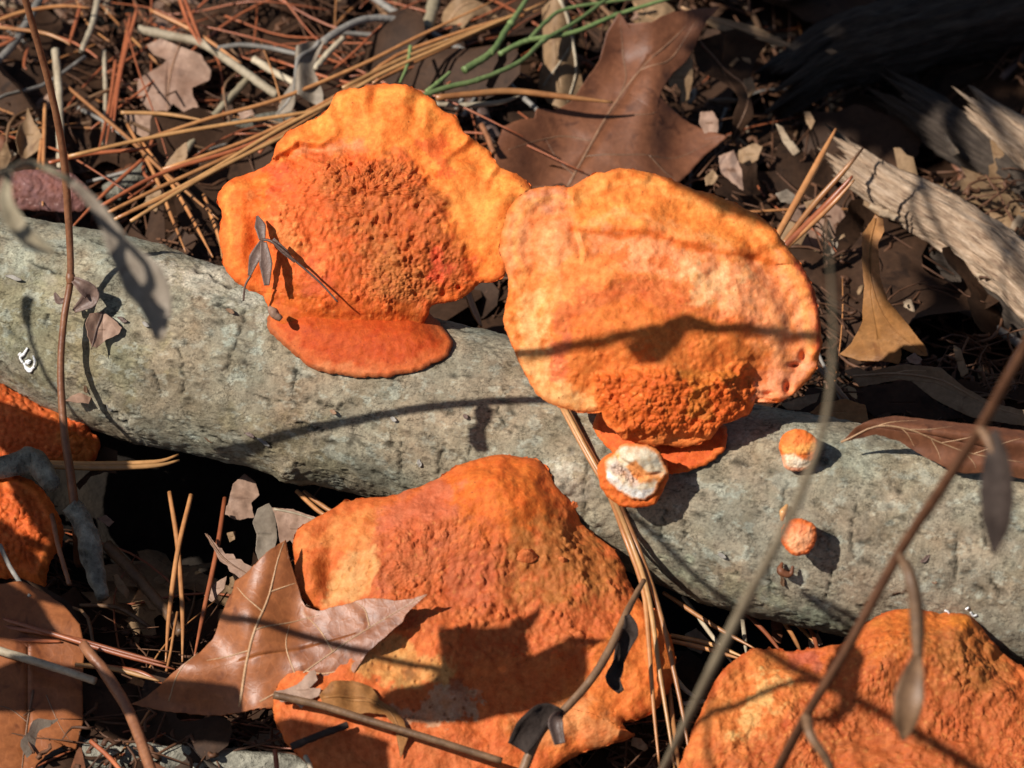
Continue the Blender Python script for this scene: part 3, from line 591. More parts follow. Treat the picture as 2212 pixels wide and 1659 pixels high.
f2, r2 = fungus('broad fan shaped orange bracket with pale peach bands on a stubby red stalk', F2_OUT, [(1430, 905), (1430, 760), (1330, 640), (1500, 600)][:2] + [(1430, 640)], plane_mid(P2, N2), N2, rel2,
    (0.840, 0.229, 0.048), [(k2([(100, 740), (40, 560), (140, 280), (400, 150), (500, 300), (560, 570), (300, 700)]), 16, 26, (0.780, 0.275, 0.100), 0.85),
        (k2([(250, 210), (480, 150), (490, 260), (330, 300)]), 10, 26, (0.560, 0.191, 0.105), 0.55),
        (k2([(510, 170), (860, 30), (1400, 190), (1760, 380), (1900, 620), (1500, 560), (1000, 450), (560, 440)]), 10, 16, (0.859, 0.245, 0.040), 0.9),
        (k2([(600, 480), (1000, 490), (1500, 620), (1900, 680), (2100, 1000), (2080, 1200), (1800, 1380), (1650, 1100), (1300, 960), (1280, 860), (1000, 720), (700, 620)]), 24, 40, (0.869, 0.300, 0.118), 0.8),
        (k2([(1290, 680), (1600, 720), (1500, 900), (1300, 940)]), 16, 50, (0.823, 0.468, 0.202), 0.7),
        (('ring', 62, 780), 9, 14, (0.70, 0.165, 0.02), 0.5), (('ring', 30, 780), 8, 10, (0.92, 0.37, 0.09), 0.55), (('ring', 100, 780), 10, 16, (0.90, 0.36, 0.12), 0.5), (('band', F2_GROOVE), 9, 8, (0.680, 0.137, 0.016), 0.9), (k2([(690, 620), (850, 570), (860, 640), (720, 690)]), 8, 18, (0.680, 0.137, 0.019), 0.85),
        (k2([(960, 620), (1160, 640), (1140, 670), (980, 660)]), 6, 16, (0.700, 0.150, 0.026), 0.8),
        (F2_MID, 16, 30, (0.647, 0.151, 0.022), 0.92),
        (k2([(340, 1040), (560, 850), (900, 760), (1080, 780), (1290, 880), (1280, 960), (900, 900), (700, 900), (560, 1000), (420, 1080)]), 10, 24, (0.57, 0.115, 0.032), 0.55),
        (k2([(1350, 960), (1700, 1040), (1640, 1140), (1500, 1060)]), 10, 26, (0.58, 0.12, 0.035), 0.5), (k2([(340, 1180), (480, 1120), (520, 1260), (420, 1400), (350, 1340)]), 10, 26, (0.660, 0.133, 0.052), 0.7),
        (k2([(170, 820), (300, 840), (340, 1180), (420, 1440), (680, 1560), (560, 1640), (280, 1500), (180, 1200)]), 16, 34, (0.804, 0.406, 0.138), 0.85),
        (k2([(100, 800), (180, 850), (170, 1150), (90, 1000)]), 8, 14, (0.740, 0.183, 0.026), 0.9), (k2([(1700, 1400), (2000, 1280), (2100, 1300), (1950, 1520), (1780, 1570), (1690, 1500)]), 12, 20, (0.819, 0.291, 0.131), 0.85),
        (k2([(1650, 1330), (1760, 1330), (1780, 1420), (1680, 1440)]), 8, 20, (0.680, 0.141, 0.026), 0.7),
        (F2_NECK, 9, 14, (0.600, 0.108, 0.012), 0.95), (k2([(1200, 1360), (1560, 1320), (1420, 1480), (1400, 1660), (1240, 1640), (1220, 1500)]), 8, 26, (0.50, 0.165, 0.020), 0.6),
        (k2([(1500, 1420), (1640, 1400), (1640, 1600), (1520, 1560)]), 10, 18, (0.560, 0.116, 0.017), 0.8),
        (k2([(1860, 540), (1960, 620), (2080, 760), (2130, 980), (2110, 1200), (2090, 1000), (2040, 800)]), 5, 9, (0.450, 0.050, 0.019), 0.85),
        (('edge', 6), 5, 5, (0.680, 0.158, 0.026), 0.45), (('speck', 22, 0.10), 0.09, 0, (0.274, 0.052, 0.009), 0.8), (('speck', 15, 0.2, F2_MID), 0.28, 0, (0.759, 0.250, 0.062), 0.55)],
    180, 860, lh(1430, 960), seed=11.0, jag=2.2, rimh=0.11, rim=13, thick=0.30)
F2_FOOT = [(1302, 880), (1400, 890), (1500, 905), (1560, 915), (1571, 945), (1560, 975), (1530, 1000), (1490, 1018), (1440, 1024), (1390, 1015), (1340, 990), (1305, 960), (1284, 925), (1288, 895)]
rf = slab(F2_FOOT, [(1380, 950), (1480, 955)], lambda x, y: log_hit(x, y) + BV * 0.05, unit(BV), foot_relief(1430, 955, 60), 60, 380, jag=2.5, rim=8, rimh=0.09, under=False, seed=14)
put('foot', rf['V'], rf['F'], mat=M_FUN, parent=f2, col=layer_colour(rf['x'], rf['y'], (0.612, 0.100, 0.013), [(('edge', 12), 5, 10, (0.694, 0.160, 0.028), 0.7), (('speck', 17, 0.3), 0.12, 0, (0.33, 0.05, 0.01), 0.7)], rf['e']))

tube('stalk', [lh(1430, 930) - BV * 0.9, lh(1430, 910) - BV * 0.3, at_plane(np.array(1432.), np.array(870.), P2, N2) - N2 * 0.75, at_plane(np.array(1432.), np.array(780.), P2, N2) - N2 * 0.5], [0.9, 0.85, 0.8, 0.3], M_PORE, f2, 18, 20, 0.06, 0.6)
# ---- the large humped bracket in front of the branch
F3_OUT = [(634, 1172), (648, 1142), (700, 1116), (735, 1088), (790, 1080), (848, 1076), (900, 1060), (940, 1045), (978, 1020), (1030, 1005), (1090, 995), (1150, 1003), (1182, 1026), (1196, 1060), (1240, 1100), (1262, 1140), (1305, 1168),
          (1340, 1210), (1362, 1262), (1388, 1308), (1420, 1325), (1446, 1370), (1460, 1430), (1450, 1480), (1420, 1530), (1380, 1556), (1345, 1560), (1352, 1578), (1370, 1592), (1330, 1607), (1270, 1622), (1220, 1648),
          (1150, 1700), (1000, 1745), (860, 1740), (740, 1700), (650, 1640), (600, 1575), (590, 1520), (612, 1450), (650, 1390), (676, 1345), (690, 1318), (660, 1302), (640, 1270), (636, 1220)]
P3 = lh(1090, 1015) + BV * 0.15; N3 = unit((0.04, -0.42, 0.91))
F3_ROUGH = k3([(500, 560), (900, 420), (1300, 640), (1560, 380), (1680, 480), (1900, 660), (1900, 1000), (1700, 1150), (1500, 1200), (1000, 1200), (600, 1000), (480, 760)])
F3_TAN1 = k3([(240, 860), (260, 740), (380, 600), (500, 590), (530, 660), (480, 780), (400, 860)])
F3_TAN2 = k3([(380, 1240), (560, 1080), (640, 1020), (760, 1150), (930, 1210), (900, 1300), (560, 1350), (500, 1280)])
F3_TAN3 = k3([(560, 1480), (700, 1420), (960, 1320), (1110, 1380), (1080, 1480), (900, 1540), (700, 1560)])
def rel3(x, y, e):
    ro = sstep(-24, 24, poly_sd(x, y, F3_ROUGH) + 14 * fbm(p3(x / 30, y / 30, 21), 3))
    h = 0.28 * sstep(0, 120, e) + 0.11 * fbm(p3(x / 90, y / 90, 22), 3) + 0.011 * fbm(p3(x / 24, y / 24, 23), 3, 0.55)
    h += 0.62 * np.exp(-(((x - 1095) / 135) ** 2 + ((y - 1110) / 125) ** 2)) + 0.22 * np.exp(-(((x - 900) / 110) ** 2 + ((y - 1160) / 100) ** 2))
    h += -0.20 * np.exp(-(((x - 712) / 26) ** 2 + ((y - 1245) / 50) ** 2)) + 0.12 * np.exp(-(((x - 665) / 26) ** 2 + ((y - 1200) / 60) ** 2))
    pn = 0.45 + 1.0 * sstep(-0.3, 0.5, fbm(p3(x / 60, y / 60, 29), 3)); h += ro * (0.05 + 0.050 * pn * warts(x, y, 17, 21) + 0.020 * pn * warts(x, y, 8, 22)) + 0.014 * (1 - np.abs(fbm(p3(x / 20, y / 20, 27), 3, 0.6))) + 0.05 * warts(x, y, 24, 25) * sstep(1180, 1260, x) * sstep(60, 100, e) * sstep(1330, 1280, y)
    h -= 0.16 * np.exp(-(((x - 1255) / 60) ** 2 + ((y - 1165) / 34) ** 2))
    d, r = worley(x / 26, y / 26, 5); pits = np.clip(1 - d / 0.22, 0, 1) * (r < 0.35)
    tn = np.maximum(np.maximum(sstep(-6, 6, poly_sd(x, y, F3_TAN1)), sstep(-6, 6, poly_sd(x, y, F3_TAN2))), sstep(-6, 6, poly_sd(x, y, F3_TAN3)))
    h -= tn * (0.02 + 0.06 * pits)
    h += 0.22 * sstep(1335, 1400, x + 0.15 * (1400 - y)) * 0 + 0.05 * np.sin(e / 26.0) * sstep(140, 20, e) * (y > 1280)
    return h
F3_COL = [(k3([(850, 160), (1270, 50), (1460, 160), (1500, 400), (1400, 640), (1150, 640), (950, 440)]), 40, 40, (0.621, 0.132, 0.015), 0.85),
    (k3([(540, 400), (700, 240), (900, 220), (960, 420), (900, 700), (500, 820), (480, 600)]), 24, 40, (0.496, 0.110, 0.045), 0.8),
    (k3([(90, 560), (300, 380), (560, 300), (540, 420), (480, 560), (300, 620)]), 18, 30, (0.621, 0.200, 0.047), 0.85), (k3([(150, 700), (240, 620), (290, 700), (200, 790)]), 12, 24, (0.538, 0.118, 0.017), 0.8),
    (F3_ROUGH, 26, 46, (0.470, 0.110, 0.027), 0.75), (k3([(1200, 620), (1500, 400), (1640, 440), (1880, 660), (1760, 860), (1500, 900), (1250, 760)]), 30, 50, (0.362, 0.118, 0.023), 0.85),
    (k3([(900, 640), (1200, 640), (1150, 900), (900, 900)]), 30, 50, (0.419, 0.091, 0.034), 0.6),
    (k3([(1700, 1200), (1850, 900), (2000, 800), (2160, 1080), (2140, 1300), (1950, 1500), (1500, 1640), (1250, 1560), (1300, 1480), (1640, 1380)]), 22, 34, (0.688, 0.174, 0.030), 0.9),
    (k3([(1250, 1500), (1640, 1400), (1920, 1560), (1700, 1620), (1300, 1620)]), 16, 30, (0.671, 0.257, 0.085), 0.7), (k3([(0, 1450), (500, 1500), (1100, 1600), (1200, 1900), (0, 1900)]), 40, 50, (0.554, 0.144, 0.044), 0.6),
    (F3_TAN1, 7, 16, (0.60, 0.285, 0.095), 0.9), (F3_TAN2, 8, 22, (0.60, 0.265, 0.075), 0.9), (F3_TAN3, 6, 26, (0.461, 0.274, 0.154), 0.75),
    (k3([(650, 1230), (720, 1200), (760, 1280), (690, 1300)]), 5, 8, (0.214, 0.080, 0.018), 0.85), (k3([(910, 1270), (1010, 1280), (1000, 1350), (910, 1360)]), 6, 10, (0.296, 0.066, 0.018), 0.8),
    (('speck', 26, 0.5, F3_TAN2), 0.16, 0, (0.181, 0.057, 0.013), 0.85), (('speck', 26, 0.5, F3_TAN3), 0.18, 0, (0.230, 0.066, 0.018), 0.8), (('speck', 18, 0.4, F3_TAN1), 0.12, 0, (0.296, 0.142, 0.036), 0.7),
    (('speck', 24, 0.12), 0.10, 0, (0.206, 0.047, 0.009), 0.7), (('speck', 15, 0.2, F3_ROUGH), 0.3, 0, (0.588, 0.205, 0.051), 0.5), (('edge', 6), 5, 6, (0.520, 0.113, 0.017), 0.5)]
f3, r3 = fungus('large humped orange bracket with tan worn patches jutting from the front of the branch', F3_OUT, [(930, 1260), (1030, 1480)], plane_mid(P3, N3), N3, rel3,
    (0.571, 0.125, 0.025), F3_COL, 190, 900, lh(1090, 1020), seed=21.0, jag=2.2, rimh=0.15, thick=0.35)
for wx, wy, wr, wh in ((1135, 1229, 24, 0.20), (1212, 1236, 11, 0.10), (1240, 1100, 12, 0.08)):
    pts = [(wx + wr * math.cos(a) * (1 + 0.12 * math.sin(3 * a)), wy + wr * 0.72 * math.sin(a)) for a in np.linspace(0, 2 * math.pi, 14, endpoint=False)]
    def wm(x, y): return at_plane(x, y, P3, N3)
    base_h = float(np.median(((r3['V'] - at_plane(r3['x'], r3['y'], P3, N3)) @ N3)[np.hypot(r3['x'] - wx, r3['y'] - wy) < 16]))
    q = slab(pts, [(wx - 2, wy), (wx + 2, wy)], wm, N3, lambda x, y, e: base_h - 0.04 + wh * sstep(0, wr * 0.8, e) + 0.03 * warts(x, y, 8, 3), 16, 48, jag=1.0, rim=4, rimh=0.03, under=False)
    put('wart', q['V'], q['F'], mat=M_FUN, parent=f3, col=layer_colour(q['x'], q['y'], (0.50, 0.125, 0.032), [], q['e']))

# ---- the corner bracket on the lower right
F4_OUT = [(1462, 1680), (1478, 1625), (1500, 1575), (1520, 1530), (1545, 1480), (1572, 1445), (1605, 1415), (1650, 1402), (1720, 1406), (1800, 1400), (1850, 1375), (1885, 1342), (1945, 1325), (2010, 1327), (2060, 1330),
          (2100, 1345), (2135, 1385), (2170, 1420), (2212, 1445), (2290, 1500), (2350, 1600), (2330, 1760), (2150, 1850), (1850, 1870), (1600, 1820), (1480, 1750)]
P4 = lh(2000, 1345) + BV * 0.12; N4 = unit((0.02, -0.40, 0.91))
F4_ROUGH = c9([(900, 1100), (1300, 900), (1700, 900), (2212, 1150), (2400, 1900), (300, 1900), (300, 1600), (700, 1500)])
def rel4(x, y, e):
    ro = sstep(-40, 40, poly_sd(x, y, F4_ROUGH) + 20 * fbm(p3(x / 30, y / 30, 41), 3))
    h = 0.30 * sstep(0, 110, e) + 0.13 * fbm(p3(x / 110, y / 110, 42), 3) + 0.03 * fbm(p3(x / 20, y / 20, 43), 3, 0.6)
    pn = 0.3 + 0.9 * sstep(-0.3, 0.5, fbm(p3(x / 60, y / 60, 49), 3)); h += ro * pn * (0.045 * warts(x, y, 16, 41) + 0.022 * warts(x, y, 8, 42)) + 0.02 * pn * warts(x, y, 26, 43) * (1 - ro)
    h += 0.50 * np.exp(-(((x - 1960) / 150) ** 2 + ((y - 1430) / 100) ** 2)) + 0.16 * np.exp(-(((x - 2080) / 34) ** 2 + ((y - 1366) / 34) ** 2))
    h += 0.10 * warts(x, y, 40, 44) * sstep(2030, 2080, x) * sstep(1360, 1400, y) * sstep(1560, 1500, y)
    h += 0.16 * sstep(90, 20, e) * sstep(1620, 1560, x) - 0.10 * np.exp(-(((x - 1730) / 60) ** 2 + ((y - 1440) / 20) ** 2))
    return h
f4, r4 = fungus('wide grainy rust orange bracket under the crossing bare stems', F4_OUT, [(1750, 1640), (1900, 1600), (2050, 1620), (2150, 1650)], plane_mid(P4, N4), N4, rel4,
    (0.504, 0.112, 0.022), [(c9([(60, 1659), (280, 1250), (560, 920), (760, 960), (900, 1200), (700, 1560), (400, 1659)]), 24, 40, (0.605, 0.182, 0.039), 0.85), (c9([(560, 1180), (720, 1180), (640, 1400), (520, 1580), (440, 1500)]), 14, 40, (0.659, 0.359, 0.117), 0.8),
        (F4_ROUGH, 40, 60, (0.412, 0.099, 0.023), 0.75), (c9([(1240, 780), (1600, 710), (1900, 780), (1560, 1080), (1300, 1080)]), 30, 40, (0.504, 0.132, 0.019), 0.8), (c9([(1600, 900), (2000, 860), (2120, 1100), (2000, 1300), (1660, 1180)]), 26, 50, (0.369, 0.124, 0.026), 0.85),
        (c9([(1740, 780), (1890, 780), (1880, 880), (1760, 880)]), 8, 14, (0.554, 0.155, 0.017), 0.9), (c9([(760, 960), (1000, 950), (940, 1060), (760, 1050)]), 12, 30, (0.404, 0.085, 0.044), 0.7),
        (('speck', 14, 0.28, F4_ROUGH), 0.32, 0, (0.571, 0.209, 0.051), 0.6), (('speck', 17, 0.25, F4_ROUGH), 0.34, 0, (0.280, 0.068, 0.014), 0.55), (('edge', 8), 6, 6, (0.470, 0.092, 0.017), 0.6)],
    150, 820, lh(2000, 1350), seed=41.0, jag=2.4, rimh=0.16, thick=0.35)

# ---- two brackets peeping out from under the left of the branch
F5_OUT = [(-120, 800), (0, 830), (60, 860), (120, 885), (180, 915), (214, 955), (212, 985), (190, 1002), (120, 1008), (0, 1012), (-120, 1010), (-170, 900)]
P5 = at_z(100, 930, 0.75); N5 = unit((0.05, -0.45, 0.89))
def rel5(x, y, e): return 0.18 * sstep(0, 60, e) + 0.06 * fbm(p3(x / 60, y / 60, 51), 3) + 0.05 * warts(x, y, 14, 51) + 0.07 * warts(x, y, 20, 52) * sstep(120, 180, x)
fungus('rusty bracket tucked against the underside of the branch behind the thin red stem', F5_OUT, [(-60, 930), (140, 960)], plane_mid(P5, N5), N5, rel5, (0.510, 0.100, 0.019),
    [([(130, 930), (215, 950), (215, 1010), (130, 1005)], 14, 30, (0.428, 0.128, 0.021), 0.8), ([(-100, 900), (60, 890), (100, 1010), (-100, 1010)], 30, 50, (0.592, 0.120, 0.028), 0.7), (('speck', 14, 0.3), 0.3, 0, (0.653, 0.192, 0.048), 0.5)],
    70, 420, at_z(60, 880, 0.6), seed=51.0, jag=2.4, rimh=0.14, thick=0.25)
F6_OUT = [(-140, 1010), (0, 1030), (50, 1030), (78, 1046), (108, 1080), (128, 1112), (136, 1150), (128, 1190), (108, 1218), (100, 1245), (97, 1268), (80, 1262), (40, 1250), (-40, 1250), (-140, 1240), (-180, 1100)]
P6 = at_z(60, 1140, 0.35); N6 = unit((-0.05, -0.62, 0.78))
def rel6(x, y, e): return 0.22 * sstep(0, 60, e) + 0.07 * fbm(p3(x / 50, y / 50, 61), 3) + 0.05 * warts(x, y, 13, 61) * sstep(20, 60, e) + 0.05 * np.exp(-((e - 16) / 9) ** 2)
fungus('small rusty bracket with a bright orange rolled rim below the grey lichened stick', F6_OUT, [(-60, 1140), (40, 1140)], plane_mid(P6, N6), N6, rel6, (0.551, 0.100, 0.015),
    [(('edge', 26), 10, 16, (0.694, 0.152, 0.024), 0.8), (('speck', 15, 0.25), 0.3, 0, (0.34, 0.06, 0.015), 0.6), (('speck', 18, 0.2), 0.3, 0, (0.673, 0.192, 0.048), 0.5)],
    70, 420, at_z(0, 1050, 0.1), seed=61.0, jag=2.6, rimh=0.15, thick=0.25)

# ---- knob sized young brackets on the branch
def button(label, ox, oy, rx, ry, tilt, out, base, layers, seed, name='bracket_fungus'):
    """a little hoof: a cone foot on the bark widening to a round cap that faces down and out"""
    p0 = lh(ox, oy) + BV * out; n = unit(BV * math.cos(tilt) - UV * math.sin(tilt) - RV * 0.15)
    pts = [(ox + rx * math.cos(a) * (1 + 0.10 * math.sin(3 * a + seed) + 0.05 * math.sin(5 * a + 2 * seed)), oy + ry * math.sin(a) * (1 + 0.05 * math.cos(2 * a))) for a in np.linspace(0, 2 * math.pi, 20, endpoint=False)]
    root = empty('bracket_fungus', lh(ox, oy - ry * 0.3), label, 'fungus', 'orange bracket fungi')
    r = slab(pts, [(ox - 4, oy), (ox + 4, oy)], plane_mid(p0, n), n, lambda x, y, e: 0.10 * sstep(0, rx * 0.8, e) + 0.02 * fbm(p3(x / 16, y / 16, seed), 3) + 0.012 * warts(x, y, 10, int(seed)), 40, 160, jag=1.6, rim=10, rimh=0.09, under=False, seed=seed)
    put('cap', r['V'], r['F'], mat=M_FUN, parent=root, col=layer_colour(r['x'], r['y'], base, layers, r['e'], seed))
    back = lh(ox - 4, oy - ry * 0.45) - BV * 0.12; ed = r['V'][:160]; cen = ed.mean(0)
    ringsB = [ed, cen + (ed - cen) * 0.93 - n * 0.10]
    for q in (0.35, 0.7, 1.0): ringsB.append((cen - n * 0.12) * (1 - q) + back * q + (ed - cen) * (0.90 - 0.38 * q))
    B = np.vstack(ringsB); put('flesh', B, grid_faces(len(ringsB), 160)[:, ::-1], mat=M_FUN, parent=root, col=np.tile((0.632, 0.128, 0.019), (len(B), 1)))
    return root, p0, n
button('small round orange bracket button with a whitish lower half near the curled brown leaf', 1724, 972, 43, 48, 0.25, 0.55, (0.755, 0.192, 0.038),
    [([(1680, 985), (1720, 975), (1770, 1000), (1740, 1030), (1690, 1015)], 5, 9, (0.80, 0.66, 0.46), 0.95), ([(1690, 960), (1765, 955), (1760, 975), (1690, 978)], 5, 6, (0.80, 0.40, 0.10), 0.7), (('edge', 9), 4, 4, (0.714, 0.144, 0.019), 0.6)], 71.0)
button('small fluted orange bracket button below the whitish one', 1725, 1160, 39, 42, 0.05, 0.60, (0.775, 0.224, 0.085),
    [([(1690, 1150), (1760, 1140), (1750, 1200), (1700, 1195)], 10, 10, (0.80, 0.38, 0.18), 0.8), (('edge', 8), 4, 4, (0.714, 0.152, 0.028), 0.8)], 72.0)
root, pS, nS = button('broken open bracket with white flesh and a frilled orange rim at the stalk base', 1370, 1031, 76, 70, 0.10, 0.85, (0.653, 0.132, 0.019),
    [(('speck', 12, 0.3), 0.2, 0, (0.755, 0.240, 0.048), 0.5)], 73.0)
W_OUT = k4([(350, 1000), (480, 900), (560, 800), (760, 790), (990, 850), (1080, 1010), (1130, 1140), (1060, 1240), (990, 1360), (860, 1470), (700, 1470), (520, 1370), (390, 1240), (350, 1100)])
HOLLOW = k4([(450, 1080), (520, 1010), (640, 1090), (790, 1150), (820, 1240), (720, 1290), (600, 1220), (480, 1160)])
LIP = k4([(530, 960), (720, 1060), (850, 1180), (1040, 1150)])
def relw(x, y, e):
    top = np.clip((1040 - y) / 60, -1, 1)
    h = 0.14 + 0.10 * sstep(0, 30, e) + 0.014 * fbm(p3(x / 14, y / 14, 75), 2) - 0.06 * sstep(-4, 8, poly_sd(x, y, HOLLOW)) * (1 + 0.8 * fbm(p3(x / 7, y / 7, 78), 2)) + 0.12 * np.exp(-(((x - 1385) / 34) ** 2 + ((y - 985) / 20) ** 2))
    return h - 0.05 * np.exp(-(seg_dist(x, y, LIP) / 5) ** 2)
r = slab(W_OUT, [(1355, 1030), (1385, 1030)], plane_mid(pS, nS), nS, relw, 44, 200, jag=2.0, rim=6, rimh=0.05, under=False, seed=74)
put('white_core', r['V'], r['F'], mat=M_FUN, parent=root, col=layer_colour(r['x'], r['y'], (0.62, 0.50, 0.34), [
    (k4([(360, 1080), (420, 1120), (700, 1330), (980, 1340), (860, 1480), (560, 1400), (380, 1250)]), 4, 6, (0.74, 0.70, 0.63), 0.9), (HOLLOW, 4, 8, (0.50, 0.34, 0.26), 0.85),
    (k4([(640, 1050), (760, 960), (850, 1140), (1060, 1170), (1040, 1240), (860, 1220), (760, 1160)]), 4, 8, (0.673, 0.208, 0.028), 0.85), (('edge', 5), 4, 4, (0.694, 0.192, 0.028), 0.9), (k4([(480, 920), (540, 880), (560, 960), (520, 1000)]), 4, 5, (0.70, 0.33, 0.06), 0.8)], r['e'], 74))
# ================================================================ leaves
def arr(p): return np.array(p, float)
def on_log(px, py, off=0.08): return lh(px, py) + BV * off
def on_f3(px, py, off=0.4): return at_plane(arr(px), arr(py), P3, N3) + N3 * off
def on_f4(px, py, off=0.4): return at_plane(arr(px), arr(py), P4, N4) + N4 * off
def leaf(name, label, outline, p0, n, mat, ribs=(), curl=None, rib_mat=None, cat='leaf', group=None, skel=None, jag=1.2, seed=0.0, rings=14, nseg=260, amp=0.06, ribw=0.028, thick=0.012, edge=0.0):
    """a dry leaf: blade plus midrib and side veins as parts"""
    n = unit(n); x0 = np.mean([p[0] for p in outline]); y0 = np.mean([p[1] for p in outline])
    sz = max(max(p[0] for p in outline) - min(p[0] for p in outline), max(p[1] for p in outline) - min(p[1] for p in outline))
    def rel(x, y, e):
        h = amp * fbm(p3(x / (0.30 * sz + 20), y / (0.30 * sz + 20), seed), 2) + 0.06 * amp * fbm(p3(x / 26, y / 26, seed + 3), 2)
        if curl: h = h + curl(x, y)
        if edge: h = h + edge * np.exp(-e / (0.08 * sz))
        for k, rb in enumerate(ribs):
            h = h - (0.02 if k == 0 else 0.010) * np.exp(-(seg_dist(x, y, rb) / 9.0) ** 2)
        return h
    sk = skel or [(x0 - 0.12 * sz, y0), (x0 + 0.12 * sz, y0)]
    r = slab(outline, sk, plane_mid(p0, n), n, rel, rings, nseg, jag=jag, rimh=0.0, under=False, seed=seed, smooth=False)
    if r['V'][0] is not None and np.dot(np.cross(r['V'][r['F'][0][1]] - r['V'][r['F'][0][0]], r['V'][r['F'][0][3]] - r['V'][r['F'][0][0]]), n) < 0: r['F'] = r['F'][:, ::-1]
    if ribs:
        root = empty(name, r['V'].mean(0), label, cat, group); o = put('blade', r['V'], r['F'], mat=mat, parent=root)
        for k, rb in enumerate(ribs):
            q = resample(rb, 20); P = at_plane(q[:, 0], q[:, 1], p0, n) + n * (rel(q[:, 0], q[:, 1], np.full(20, 1e4)) + thick * 0.4)[:, None]
            wdt = ribw if k == 0 else ribw * 0.55
            tube('midrib' if k == 0 else 'vein', P, [wdt, wdt * 0.8, wdt * 0.35], rib_mat or M_RIB, o, 6, 20)
    else:
        o = put(name, r['V'], r['F'], mat=mat); root = tag(o, label, cat, group)
    md = o.modifiers.new('thickness', 'SOLIDIFY'); md.thickness = thick * S; md.offset = 0
    return root
Z = lambda px, py, z: at_z(arr(px), arr(py), arr(z))
UPV = (0.0, -0.25, 0.97)

L1_OUT = [(1060, 430), (1062, 365), (1072, 320), (1083, 284), (1120, 268), (1153, 262), (1157, 239), (1203, 239), (1234, 218), (1259, 183), (1294, 134), (1308, 81), (1333, 42), (1350, 66), (1400, 70), (1449, 46), (1500, 36), (1549, 36),
          (1520, 65), (1500, 108), (1480, 138), (1452, 165), (1425, 211), (1417, 246), (1438, 282), (1468, 290), (1510, 302), (1572, 299), (1521, 337), (1490, 372), (1462, 402), (1430, 450), (1300, 480), (1150, 470)]
leaf('oak_leaf', 'large dark brown lobed oak leaf behind the two upright brackets', L1_OUT, Z(1300, 300, 0.9), (0.10, -0.42, 0.90), M_OAK,
     [[(1226, 404), (1277, 312), (1330, 222), (1390, 150), (1478, 72)], [(1280, 306), (1220, 290), (1160, 305), (1095, 335)], [(1262, 338), (1360, 345), (1450, 340), (1540, 306)], [(1335, 215), (1352, 170), (1345, 110), (1336, 60)],
      [(1240, 378), (1200, 330), (1180, 300)], [(1380, 160), (1440, 140), (1500, 62)], [(1310, 255), (1390, 262), (1415, 255)], [(1225, 405), (1180, 400), (1110, 410)], [(1400, 345), (1440, 380), (1462, 392)]],
     curl=lambda x, y: 0.20 * np.exp(-((x - 1100) / 80) ** 2) + 0.35 * sstep(140, 40, y) + 0.28 * np.exp(-((x - 1400) / 50) ** 2) + 0.12 * np.sin(x / 40.0 + y / 55.0), rib_mat=M_RIBD, seed=3, amp=0.16, skel=[(1250, 360), (1330, 240), (1400, 130)], ribw=0.035)
leaf('dry_leaf', 'tan strap shaped leaf standing beside the oak leaf and green stems', c2([(1290, 50), (1340, 10), (1420, -20), (1460, 90), (1485, 200), (1500, 330), (1535, 500), (1520, 560), (1480, 610), (1410, 672), (1330, 640), (1262, 520), (1290, 380), (1280, 200)]),
     Z(1205, 130, 1.1), (-0.1, -0.6, 0.79), M_TAN, [c2([(1400, 0), (1440, 90), (1470, 230), (1495, 420), (1450, 620)]), c2([(1300, 530), (1400, 400), (1470, 270)])], curl=lambda x, y: 0.15 * np.cos((x - 1205) / 18), seed=4, skel=[(1200, 60), (1210, 190)], ribw=0.05, rib_mat=M_PALETW)
leaf('dry_leaf', 'buff curled leaf at the top edge of the needle sheaf', c2([(650, 160), (690, 60), (760, 10), (850, -10), (960, 30), (1010, 90), (900, 90), (860, 130), (820, 200), (740, 190), (690, 215)]),
     Z(1000, 40, 1.0), (-0.2, -0.5, 0.8), M_TAN, [c2([(690, 200), (760, 90), (880, 20), (1000, 80)])], seed=5, curl=lambda x, y: 0.2 * np.cos((x - 1000) / 25))
leaf('dry_leaf', 'ragged tan leaf edge curling over the oak leaf tip', c2([(1840, 0), (2000, -20), (2110, 60), (2060, 150), (1980, 200), (1900, 190), (1880, 90)]), Z(1430, 30, 1.4), (0.2, -0.5, 0.8), M_TAN, [c2([(1860, 20), (1960, 110), (2060, 130)])], seed=6)
leaf('dry_leaf', 'torn pale leaf piece with a dark hole beside the oak leaf lobe', [(1430, 112), (1470, 105), (1498, 130), (1496, 175), (1488, 215), (1470, 226), (1472, 200), (1460, 180), (1448, 190), (1440, 165), (1452, 150)], Z(1470, 160, 1.35), (0.3, -0.6, 0.75), M_TAN, seed=7, amp=0.05)
leaf('dry_leaf', 'holed greyish tan leaf lying among needles behind the branch', c1([(890, 262), (985, 230), (1100, 285), (1230, 330), (1290, 420), (1285, 480), (1180, 540), (1185, 590), (1225, 660), (1135, 692), (1080, 620), (1055, 650), (1020, 690), (900, 660), (840, 580), (848, 490), (960, 425), (1050, 350), (940, 330)]),
     Z(370, 175, 0.9), (-0.15, -0.45, 0.88), M_PINKL, [c1([(1100, 280), (1060, 400), (1035, 560), (1025, 760)])], seed=8, rib_mat=M_RIBD, skel=[(362, 130), (362, 215)], amp=0.10)
leaf('dry_leaf', 'brown broken leaf scrap under the yellow needle', c1([(760, 700), (900, 690), (1010, 720), (1100, 760), (1010, 830), (880, 850), (800, 790)]), Z(320, 270, 0.6), UPV, M_PINKL, seed=9)
